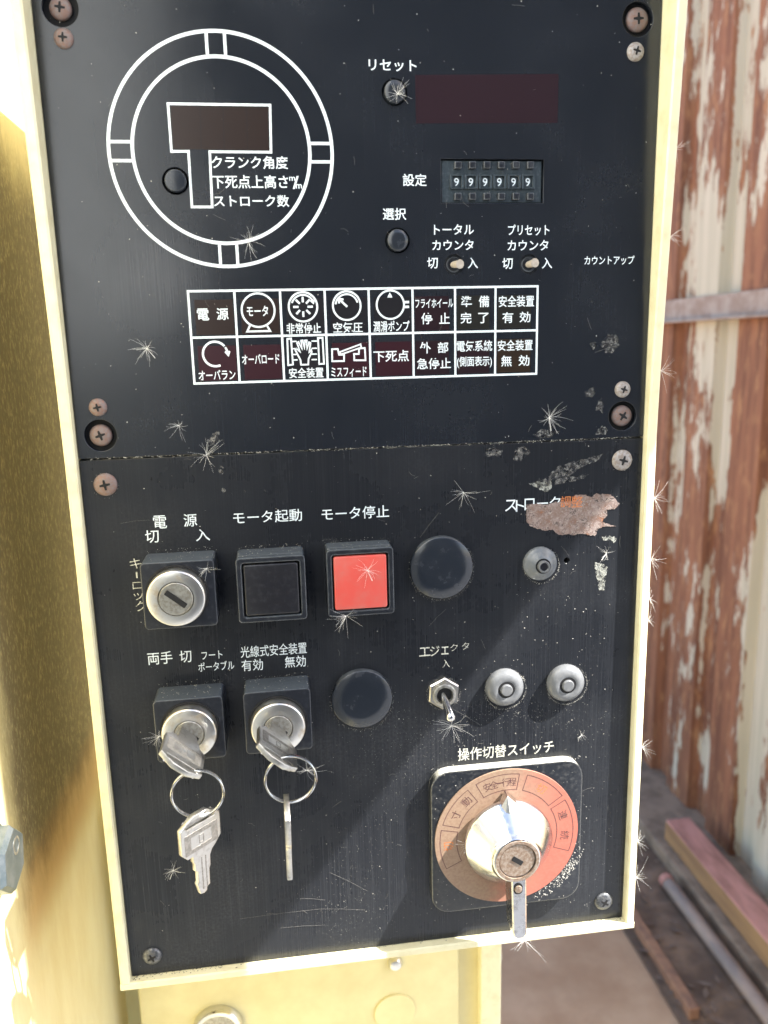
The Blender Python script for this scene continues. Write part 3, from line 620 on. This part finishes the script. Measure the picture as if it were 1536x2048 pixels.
# ---- selector switch
PTS = [(861.6, 1548.6), (1165.8, 1516.7), (1159, 1798), (864, 1825.5)]; HS = .0044
x0, x1, z0, z1 = housing_at(PTS, HS)
SEL = obj('selector_plate', slab((x0+x1)/2, (z0+z1)/2, x1-x0, z1-z0, .0085, 0, HS, .0007), M['sel'], CB, True)
rc = P(1014, 1672, HS + .0003); RR = (P(1014 + 142.5, 1672, HS).x - P(1014 - 142.5, 1672, HS).x)/2
ring = obj('dial_ring', bm_of(flat([circ(RR, 96, rc.x, rc.z), circ(RR*.50, 64, rc.x, rc.z)], .0005, .0001, h=HS + .0003)), M['ring'], SEL, True)
hr_ = HS + .00068
for a0, a1 in ((168, 205), (126, 163), (80, 118), (35, 73), (-20, 30)):
    ra, rb = RR*.93, RR*.70
    pts = arc(rc.x, rc.z, ra, a0, a1, 14) + arc(rc.x, rc.z, rb, a1, a0, 14)
    obj('sector_line', stroke(pts, .00036, hr_, True), M['ink_dark'], ring)
def dial(s, ang, wd, ht, m='ink_dark'):
    a = math.radians(ang); r = RR*.815
    text(s, ring, M[m], 0, 0, 0, 0, world=Vector((rc.x + r*math.cos(a), -hr_, rc.z + r*math.sin(a))), size=(wd, ht), rot=a - PI/2, weight=.004)
for s, a, wd, ht, m in (('切', 184, .0046, .0046, 'ink_rust'), ('寸', 151, .0042, .0044, 'ink_dark'), ('動', 134, .0044, .0044, 'ink_dark'), ('安', 110, .0036, .004, 'ink_dark'), ('全', 103.5, .0036, .004, 'ink_dark'), ('一', 97.5, .003, .0006, 'ink_dark'), ('行', 92, .0036, .004, 'ink_dark'), ('程', 85.5, .0036, .004, 'ink_dark'), ('切', 55, .0046, .0044, 'ink_rust'), ('連', 17, .0044, .0044, 'ink_dark'), ('続', -5, .0044, .0044, 'ink_dark')):
    dial(s, a, wd, ht, m)
HK = .0215
kc = P(1035, 1722, HK); kb_ = Vector((rc.x, 0, rc.z)); kx, kz = kc.x, kc.z
RB = (P(1014 + 82, 1680, .008).x - P(1014 - 82, 1680, .008).x)/2*1.07; RF = (P(1035 + 47, 1722, HK).x - P(1035 - 47, 1722, HK).x)/2
prof = [(RB*.86, HS), (RB*.90, HS + .0014), (RB, HS + .0024), (RB, HS + .0040), (RB*.97, HS + .0048)]
for k in range(1, 9):
    f_ = k/8; prof.append((RB*.97 + (RF*1.02 - RB*.97)*f_, HS + .0048 + (HK - .0012 - HS - .0048)*f_))
prof += [(RF, HK - .0004), (RF*.95, HK), (RF*.80, HK), (RF*.77, HK - .0008)]
KN = obj('selector_knob', lathe(kx, kz, prof, 72), M['chrome'], SEL, True)
bm = rings([[Vector((kx + a, -h, kz + b)) for a, b in pts] for h, pts in ((HS + .0012, [(-.0052, RB*.86), (.0062, RB*.86), (-.0012, RB + .0042)]), (HS + .0052, [(-.0050, RB*.84), (.0058, RB*.84), (-.0012, RB + .0038)]), (HS + .0085, [(-.0028, RB*.72), (.003, RB*.72), (-.0008, RB*.80)]))])
obj('pointer', bm, M['chrome'], KN)
lc = obj('lock_cylinder', lathe(kx, kz, [(RF*.765, HK - .002), (RF*.765, HK - .0006), (RF*.72, HK - .0002), (0, HK - .0002)], 48), M['brownmetal'], KN, True)
sl2 = Matrix.Translation((kx, -HK + .0001, kz)) @ PANEL @ Matrix.Rotation(math.radians(-36), 4, 'Z')
obj('face_rim', bm_of(flat([circ(RF*.93, 56, kx, kz), circ(RF*.79, 56, kx, kz)], .0004, .0001, h=HK + .0001)), M['brownmetal'], KN, True)
obj('key_slot', bm_of(flat([rrect(.0052, .0021, .0002)], .0006, mtx=sl2)), M['dark'], lc)
def rodbox(p0, p1, w0, w1, h0a, h1a, h0b, h1b):
    lp = []
    for f_ in (0, .12, .5, .9, .97, 1.0):
        c = p0.lerp(p1, f_); ww = (w0 + (w1-w0)*f_)*(1 if f_ < .95 else (.9 if f_ < .99 else .55)); ha, hb = h0a + (h0b-h0a)*f_, h1a + (h1b-h1a)*f_; b = .0006
        lp.append([Vector((c.x + a*ww/2, -h, c.z)) for a, h in ((-1, ha), (-1, hb - b), (-1 + 2*b/ww, hb), (1 - 2*b/ww, hb), (1, hb - b), (1, ha))])
    return rings(lp)
la, lb = P(1039, 1764, HK), P(1041, 1878, HK)
lv = obj('lever', rodbox(la, lb, .0067, .0064, HS + .006, HK - .0006, HK - .0105, HK - .0006), M['lever'], KN, True)
c = P(1037, 1779, HK); wl_ = obj('screw_well', bm_of(flat([[(c.x+a, c.z+b) for a, b in rrect(.0040, .0052, .0018)]], .0003, h=HK - .00045)), M['dark'], lv)
obj('well_screw', lathe(c.x, c.z, [(.0018, HK - .0006), (.0016, HK + .0003), (0, HK + .0006)], 20), M['brownmetal'], lv, True)

# ---- stroke adjuster, two boots, toggle
c = P(1083.5, 1130, .003)
sa = obj('stroke_adjuster', lathe(c.x, c.z, [(.0074, 0), (.0074, .0012), (.0070, .0019), (.0062, .0023), (.0055, .0030), (.0040, .0044), (.0031, .0048), (.0027, .0050)], 48), M['dusty'], CB, True)
obj('adjuster_nub', lathe(c.x, c.z, [(.0026, .0045), (.0026, .0062), (.0023, .0066), (.0019, .0066), (.0017, .0060), (0, .0060)], 32), M['rubber'], sa, True)
obj('nub_recess_shade', bm_of(flat([circ(.0016, 28, c.x, c.z)], .0001, h=.00612)), M['plastic_cap'], sa)  # dark disc stands in for shade inside the nub
obj('nub_groove_shade', bm_of(flat([circ(.0033, 40, c.x, c.z), circ(.0027, 40, c.x, c.z)], .0002, h=.0049)), M['dark'], sa)  # shade around the nub, laid on as a dark ring
for x, y in ((1011.5, 1378), (1134, 1369)):
    c = P(x, y, .003)
    bo_ = obj('rubber_boot', lathe(c.x, c.z, [(.0084, 0), (.0086, .0010), (.0083, .0022), (.0074, .0034), (.0060, .0042), (.0046, .0044), (.0038, .0041), (.0036, .0028), (0, .0026)], 48), M['rubber'], CB, True)
    obj('boot_groove_shade', bm_of(flat([circ(.0040, 40, c.x, c.z), circ(.0027, 40, c.x, c.z)], .0002, h=.0040)), M['dark'], bo_)  # dark ring laid over the recess as its shade
    obj('boot_nub', lathe(c.x, c.z, [(.0027, .0026), (.0027, .0046), (.0023, .0051), (0, .0052)], 32), M['rubber'], bo_, True)
c = P(887, 1386, .001); tg = obj('ejector_toggle', rings([[Vector((c.x + r*math.cos(PI/3*i + .45), -h, c.z + r*math.sin(PI/3*i + .45))) for i in range(6)] for r, h in ((.0074, 0), (.0074, .0016), (.0068, .0022))]), M['nickel'], CB)
obj('bushing', lathe(c.x, c.z, [(.0051, .0021), (.0051, .0036), (.0046, .0040), (.0037, .0040), (.0034, .0034), (.0033, .0023)], 40), M['nickel_dull'], tg, True)
obj('bushing_cup', lathe(c.x, c.z, [(.0033, .0022), (.0033, .0027), (0, .0027)], 32), M['dark'], tg, True)
a, b = P(886, 1388, .002), P(903, 1440, .0135); d = b - a
prf = [(0, .0014), (.35, .0015), (.6, .0018), (.85, .0021), (.95, .0020), (1.0, .0014), (1.02, .0006)]
u_ = d.normalized(); s_ = u_.cross(Vector((0, 0, 1))).normalized(); v_ = u_.cross(s_)
obj('lever', rings([[a + d*f_ + (s_*math.cos(2*PI*i/20) + v_*math.sin(2*PI*i/20))*r for i in range(20)] for f_, r in prf]), M['chrome'], tg, True)

# ---- rust and flaked paint on the faceplates
def ragged(pts, amp, sub=7):
    out = []
    for i in range(len(pts)):
        a, b = Vector(pts[i]), Vector(pts[(i+1) % len(pts)]); n = max(2, int((b-a).length/.0006))
        for k in range(n): q = a.lerp(b, k/n); out.append((q.x + random.uniform(-amp, amp), q.y + random.uniform(-amp, amp)))
    return out
def patch(px, mat, parent, amp=.00035, name='rust_patch', thick=.00006, h=None, ox=0, oy=0, s=1):
    p2 = pp2([(ox + x/s, oy + y/s) for x, y in px])
    return obj(name, bm_of(flat([ragged(p2, amp)], thick, h=(thick/2 + .00002) if h is None else h)), mat, parent)
q7 = dict(ox=840, oy=960, s=3.413)
patch([(725, 165), (800, 162), (880, 166), (920, 152), (1060, 140), (1060, 105), (1110, 98), (1180, 115), (1200, 92), (1300, 100), (1330, 130), (1360, 160), (1330, 200), (1275, 205), (1275, 250), (1240, 285), (1340, 320), (1270, 312), (1210, 335), (1200, 378), (1100, 370), (940, 375), (905, 340), (850, 345), (775, 325), (725, 290)], M['rustpatch'], LO, thick=.0002, h=.00013, **q7)
patch([(740, 25), (800, 15), (890, 5), (900, 30), (890, 70), (850, 78), (800, 55)], M['peel_green'], LO, name='flaked_patch', **q7)
patch([(1195, 565), (1240, 572), (1280, 590), (1265, 680), (1258, 755), (1225, 750), (1210, 680), (1195, 630)], M['peel_green'], LO, name='flaked_patch', **q7)
patch([(1240, 390), (1275, 380), (1340, 392), (1330, 430), (1300, 410), (1250, 408)], M['peel_green'], LO, name='flaked_patch', **q7)
patch([(1062, 968), (1095, 955), (1120, 930), (1150, 922), (1205, 908), (1200, 918), (1160, 935), (1135, 955), (1178, 948), (1165, 958), (1130, 966), (1095, 972)], M['peel'], LO, name='flaked_patch')
patch([(1030, 898), (1048, 892), (1062, 905), (1050, 912), (1040, 924), (1027, 920)], M['peel'], LO, name='flaked_patch')
patch([(968, 900), (985, 895), (1005, 902), (1002, 912), (975, 912)], M['peel'], LO, name='flaked_patch')
patch([(428, 866), (436, 860), (440, 866), (437, 880), (424, 893), (414, 892), (418, 878)], M['peel'], UP, name='flaked_patch')
patch([(440, 930), (447, 932), (447, 948), (441, 950), (436, 942)], M['peel'], LO, name='flaked_patch')
patch([(444, 975), (452, 973), (452, 984), (445, 985)], M['peel'], LO, name='flaked_patch')
for px in ([(1170, 783), (1186, 774), (1191, 786), (1183, 795), (1173, 792)], [(1197, 800), (1203, 795), (1207, 812), (1205, 826), (1196, 820), (1190, 822)], [(1195, 860), (1206, 850), (1215, 858), (1212, 870), (1192, 868)], [(1180, 686), (1190, 682), (1194, 692), (1184, 700)], [(1200, 690), (1215, 668), (1235, 672), (1238, 690), (1225, 706), (1210, 704)], [(1066, 868), (1085, 858), (1120, 862), (1105, 872), (1080, 878)]):
    patch(px, M['peel'], UP, name='flaked_patch')

# ================================================================ keys and rings (held by the locks)
def key_mesh(mtx, blade=True):
    W2, Hb = .0090, (.0168 if blade else .0208)
    out = [(-W2, .0030), (-W2 + .0025, 0), (-.0042, 0)]
    if blade: out += [(x_, z_*.78) for x_, z_ in [(-.0042, -.0035), (-.0036, -.0045), (-.0036, -.0085), (-.0026, -.0095), (-.0026, -.0155), (-.0032, -.0165), (-.0020, -.0225), (-.0004, -.0232), (.0010, -.0225), (.0012, -.0205), (.0026, -.0200), (.0028, -.0110), (.0034, -.0100), (.0036, -.0040), (.0046, -.0015)]]
    else: out += [(-.0036, -.0075), (.0036, -.0075)]
    out += [(.0062, 0), (W2, .0030), (W2, Hb - .0038), (W2 - .0058, Hb), (-W2 + .0058, Hb), (-W2, Hb - .0038)]
    slot = [(-.0062, Hb - .0042), (.0062, Hb - .0042), (.0068, Hb - .0032), (.0062, Hb - .0022), (-.0062, Hb - .0022), (-.0068, Hb - .0032)]
    me = flat([out, slot], .0014, .0004, mtx=Matrix.Identity(4)); b = bm_of(me); bmesh.ops.transform(b, matrix=mtx, verts=b.verts); return b
def key_marks(mtx, blade):
    bms = []; yo = .0060 if blade else .0085
    for sgn in (1, -1):
        for lp, th in (([rrect(.0150, .0085, .0005), rrect(.0095, .0050, .0004)], .0001), ([rrect(.0022, .0034, .0002), rrect(.0016, .0028, .0002)], .0001)):
            b = bm_of(flat([[(x, y + yo) for x, y in l] for l in lp], th, mtx=Matrix.Identity(4)))
            bmesh.ops.transform(b, matrix=mtx @ Matrix.Translation((0, 0, sgn*.00112)), verts=b.verts); bms.append(b)
        if blade:
            for xo in (-.0006, .0012):
                b = bm_of(flat([[(xo - .00025, -.016), (xo + .00025, -.016), (xo + .00025, -.002), (xo - .00025, -.002)]], .0001, mtx=Matrix.Identity(4))); bmesh.ops.transform(b, matrix=mtx @ Matrix.Translation((0, 0, sgn*.00112)), verts=b.verts); bms.append(b)
    return join(*bms)
def key_thing(mtx, label, blade):
    o = mtx.translation; k = thing('key', o, label, 'key', 'keys of the two lower key switches')
    obj('bow' if not blade else 'key_body', key_mesh(mtx, blade), M['key'], k, True)
    obj('stamped_border', key_marks(mtx, blade), M['stamp'], k)
    return k
def frame_m(o, ex, ey):
    ex = ex.normalized(); ez = ex.cross(ey).normalized(); ey = ez.cross(ex)
    return Matrix(((ex.x, ey.x, ez.x, o.x), (ex.y, ey.y, ez.y, o.y), (ex.z, ey.z, ez.z, o.z), (0, 0, 0, 1)))
LABK = ['key inserted in the left of the two lower key switches', 'key inserted in the right of the two lower key switches']
for i, (c, hr, Rc) in enumerate(KS[1:]):
    ax = Vector((math.cos(math.radians(40)), 0, -math.sin(math.radians(40))))     # along the slot
    o = Vector((c.x, -(hr + .0070), c.z)) - ax*.0008
    key_thing(frame_m(o, ax, Vector((0, -1, 0))), LABK[i], False)
def ring_thing(x, y, d, h, label, tilt):
    c = P(x, y, h); R_ = (P(x + d/2, y, h).x - P(x - d/2, y, h).x)/2; pts = []
    for k in range(96*2):
        a = 2*PI*k/96; off = .0010*(k/192) - .0005
        pts.append(c + Vector((R_*math.cos(a), off + tilt*math.sin(a)*R_, R_*math.sin(a)*.93)))
    o = obj('key_ring', tube(pts, .00048, 8), M['wire'], None, True); setp(o, label, 'key ring', 'split rings holding the spare keys'); return c, R_
HR = .0425
ring_thing(395.5, 1587, 105, HR, 'wire split ring hanging from the left inserted key', .12)
ring_thing(581.5, 1558, 102, HR, 'wire split ring hanging from the right inserted key', .12)
a = math.radians(42); ex = Vector((math.cos(a), math.sin(a), .02))
o = P(401.5, 1701, HR); key_thing(frame_m(o, ex, Vector((.06, 0, 1))), 'spare key turned flat to view, dangling from the left split ring', True)
o = P(576.2, 1676, HR); key_thing(frame_m(o, Vector((.02, -1, 0)), Vector((.01, 0, 1))), 'spare key seen edge on, dangling from the right split ring', True)

# ================================================================ seed fluff, dust, lint
def fluff(c, size, nrm, n, spread=1.0, seed=0, stem=True):
    rnd = random.Random(seed); nrm = nrm.normalized(); bms = []
    s = nrm.cross(Vector((.2, .1, 1))).normalized(); t_ = nrm.cross(s)
    for k in range(n):
        a = rnd.uniform(0, 2*PI); el = rnd.uniform(.02, .65)*spread
        d = (s*math.cos(a) + t_*math.sin(a))*math.cos(el) + nrm*math.sin(el)
        L = size*rnd.uniform(.45, 1.05); bend = (s*rnd.uniform(-1, 1) + t_*rnd.uniform(-1, 1))*L*.45 + Vector((0, 0, -L*.08))
        pts = [c + d*L*f_ + bend*f_*f_ for f_ in (0, .25, .5, .75, 1)]
        bms.append(tube(pts, rnd.uniform(.000026, .000046), 4, r1=.000016))
    if stem:
        a = rnd.uniform(-2.4, -.7); d = (Vector((math.cos(a), 0, math.sin(a))) + nrm*.15).normalized()
        bms.append(tube([c, c + d*size*.5, c + d*size*.75], .00006, 5, r1=.00011))
    return join(*bms)
G = 'seed fluffs stuck to the control box'
N = Vector((0, -1, 0)); RX = Vector((1, -.25, 0))
FL = [(497, 482, 0, 30, 26, 'wispy seed fluff on the lower right of the printed circle'), (294, 697, 0, 31, 30, 'white seed fluff left of the indicator table'), (358, 851, 0, 24, 14, 'small seed fluff above the seam at lower left of the upper plate'),
      (413, 910, 0, 36, 18, 'seed fluff straddling the left part of the seam'), (1099, 835, 0, 36, 26, 'seed fluff above the right part of the seam'), (927, 985, 0, 36, 18, 'curly seed fluff just below the middle of the seam'),
      (795, 188, .002, 26, 30, 'seed fluff covering the round button under the top lettering'), (735, 1141, .0135, 30, 22, 'seed fluff on the face of the red push button'), (692, 1232, .0135, 36, 22, 'seed fluff hanging from the lower edge of the red push button'),
      (413, 1137, .0155, 26, 14, 'seed fluff on the upper corner of the empty key switch'), (1213, 1106, 0, 24, 18, 'seed fluff right of the small drilled hole'), (318, 1473, .018, 30, 18, 'seed fluff on the left side of the left keyed lock'),
      (614, 1541, .034, 26, 26, 'seed fluff caught on the right split ring'), (347, 1741, 0, 24, 24, 'seed fluff left of the flat hanging key blade'), (903, 1452, .013, 40, 24, 'seed fluff under the tip of the metal toggle lever'),
      (1163, 1470, 0, 16, 14, 'tiny seed fluff below the right rubber boot'), (935, 1688, .0062, 26, 18, 'seed fluff on the left flank of the chrome knob'), (1050, 1880, .014, 42, 26, 'seed fluff at the bottom end of the chrome lever')]
def px2m(p, y=1024, h=0.0): return P(768 + p, y, h).x - P(768, y, h).x
for i, (x, y, h, s, n, lab) in enumerate(FL):
    o = obj('seed_fluff', fluff(P(x, y, h + .0006), px2m(s, y, h), N, n, seed=i + 3, stem=(i % 3 == 1)), M['fluff']); setp(o, lab, 'seed fluff', G)
FR = [(1362, 300, 30, 'seed fluff on the outer frame edge beside the topmost stretch of wall'), (1342, 475, 34, 'seed fluff on the outer frame edge level with the two small toggles'), (1324, 742, 38, 'seed fluff on the outer frame edge just above the upper right screws'), (1310, 998, 42, 'seed fluff on the outer frame edge level with the rust patch'),
      (1302, 1122, 38, 'seed fluff on the outer frame edge level with the stroke adjuster'), (1297, 1200, 30, 'seed fluff on the outer frame edge just below the adjuster level'), (1292, 1245, 24, 'small seed fluff on the outer frame edge above the two boots'), (1284, 1500, 34, 'curly seed fluff on the outer frame edge level with the selector title'),
      (1272, 1690, 30, 'seed fluff on the outer frame edge level with the chrome knob'), (1268, 1762, 38, 'lowest seed fluff on the outer frame edge, above the bottom screw')]
for i, (x, y, s, lab) in enumerate(FR):
    z = P(x, y, .005).z; c = Vector((.2346, -lip_h(z)*.7, z))
    o = obj('seed_fluff', fluff(c, px2m(s, y), RX, 13, 1.9, seed=50 + i, stem=False), M['fluff']); setp(o, lab, 'seed fluff', G)
# dust specks and lint: uncountable
bm = bmesh.new(); rnd = random.Random(11)
def chip(p, s, nrm=Vector((0, -1, 0))):
    a = rnd.uniform(0, PI); u = Vector((math.cos(a), 0, math.sin(a)))*s; v = Vector((-math.sin(a), 0, math.cos(a)))*s*rnd.uniform(.35, .9)
    if abs(nrm.y) < .5: u = Vector((u.x, u.z, 0)); v = Vector((v.x, v.z, 0))
    o = nrm*.0001; top = bm.verts.new(p + o + nrm*s*.5); q = [bm.verts.new(p + o + d) for d in (u, v, -u, -v)]
    for i in range(4): bm.faces.new((q[i], q[(i+1) % 4], top))
for i in range(3000):
    x, z = rnd.uniform(.004, .226), Z0 + rnd.uniform(-.228, .17)
    k = .20 + .8*max(0, min(1, (x - .08)/.12))*max(0, min(1, (Z0 + .02 - z)/.12))
    if rnd.random() < k: chip(Vector((x, 0, z)), rnd.choice((.00005, .00006, .00008, .0001, .0001, .00015, .0002, .00028)))
for i in range(520):                                        # seam
    x = rnd.uniform(.003, .226); chip(Vector((x, 0, Z0 + rnd.gauss(.0002, .00022))), rnd.uniform(.00008, .00026))
def ringdust(x, y, d, n):
    c = P(x, y); r = px2m(d/2, y)
    for i in range(n): a = rnd.uniform(0, 2*PI); q = r*(1.0 + abs(rnd.gauss(0, .045))); chip(Vector((c.x + q*math.cos(a), 0, c.z + q*math.sin(a))), rnd.uniform(.00005, .00017))
for q in ((884, 1139, 124, 420), (724, 1402, 120, 260), (1083, 1131, 72, 260), (1011, 1379, 82, 330), (1134, 1370, 82, 330), (887, 1387, 66, 150), (1246, 922, 40, 30), (210, 971, 47, 20)): ringdust(*q)
for (x0_, x1_, zt, hh) in ((.0222, .0500, Z0 - .0384, .0140), (.0580, .0848, Z0 - .0388, .0140), (.0928, .1208, Z0 - .0384, .012), (.0222, .0496, Z0 - .0958, .0130), (.0574, .0848, Z0 - .0956, .0130)):
    for i in range(46):
        chip(Vector((rnd.uniform(x0_, x1_), -rnd.uniform(.0005, hh - .0005), zt)), rnd.uniform(.00008, .0003), Vector((0, 0, 1)))
    for i in range(30): chip(Vector((rnd.uniform(x0_, x1_), 0, zt + rnd.uniform(.0002, .0016))), rnd.uniform(.00006, .0002))
SPl = (x0, x1, z0, z1) = housing_at(PTS, HS)
for i in range(260):
    x, z = rnd.uniform(x0 + .001, x1 - .001), rnd.uniform(z0 + .001, z1 - .001)
    if math.hypot(x - rc.x, z - rc.z) > RR*1.01: chip(Vector((x, -HS, z)), rnd.uniform(.00008, .00028))
for i in range(260):                                        # clump at the lower right of the dial
    a = math.radians(rnd.gauss(-40, 13)); r = RR*rnd.uniform(1.02, 1.16); chip(Vector((rc.x + r*math.cos(a), -HS, rc.z + r*math.sin(a))), rnd.uniform(.0001, .0004))
for i in range(120): chip(Vector((rnd.uniform(x0, x1), -rnd.uniform(.0008, .0036), z1 - .0001)), rnd.uniform(.0001, .0003), Vector((0, 0, 1)))
for mx, my, sx_, sy_, n in ((1000, 1425, 70, 22, 260), (1120, 1430, 60, 30, 200), (780, 1560, 60, 70, 240), (720, 1720, 60, 80, 320), (900, 1470, 40, 25, 160), (690, 1830, 60, 30, 200), (840, 1480, 40, 40, 120)):
    for i in range(n): q = P(rnd.gauss(mx, sx_), rnd.gauss(my, sy_)); chip(Vector((q.x, 0, q.z)), rnd.uniform(.00004, .00013))
for i in range(200):
    q = P(rnd.uniform(900, 1225), rnd.uniform(1180, 1840)); chip(Vector((q.x, 0, q.z)), rnd.choice((.0001, .00012, .00016, .0002, .0003)))
ds = obj('dust', bm, M['dust']); setp(ds, 'pale dust specks sprinkled over the black faceplates', 'dust', kind='stuff')
bms = []
for i in range(95):
    x, z = rnd.uniform(.006, .224), Z0 + rnd.uniform(-.225, .17); a = rnd.uniform(0, PI); L = rnd.choice((.001, .0015, .002, .003, .005)); b = rnd.uniform(-.4, .4)
    p0 = Vector((x, -.00025, z)); d = Vector((math.cos(a), 0, math.sin(a)))*L; e = Vector((-math.sin(a), 0, math.cos(a)))*L*b
    bms.append(tube([p0, p0 + d*.5 + e*.5, p0 + d], .000035, 4))
for x0_, y0_, x1_, y1_ in ((840, 1075, 878, 1025), (858, 1252, 892, 1218), (1122, 1092, 1138, 1112), (480, 1838, 640, 1818), (640, 1818, 730, 1820), (560, 1856, 650, 1850), (660, 1745, 735, 1782), (600, 1797, 650, 1800), (900, 1415, 960, 1450), (1190, 705, 1240, 690), (240, 1047, 300, 1040)):
    p0, p1 = P(x0_, y0_, .0003), P(x1_, y1_, .0003); bms.append(tube([p0, p0.lerp(p1, .5) + Vector((0, 0, .0003)), p1], .00003, 4))
bm = bmesh.new()
for i in range(260):
    x = rnd.choice((rnd.uniform(.001, .04), rnd.uniform(.19, .229), rnd.uniform(.001, .229))); chip(Vector((x, -rnd.uniform(.0001, .0030)*rnd.random(), Z0 - .2323)), rnd.uniform(.0001, .00038), Vector((0, 0, 1)))
gr = obj('grit', bm, M['grit']); setp(gr, 'dark grit gathered along the bottom edge of the cream frame', 'grit', kind='stuff')
ln = obj('lint', join(*bms), M['scratch']); setp(ln, 'fine lint hairs lying on the black faceplates', 'lint', kind='stuff')
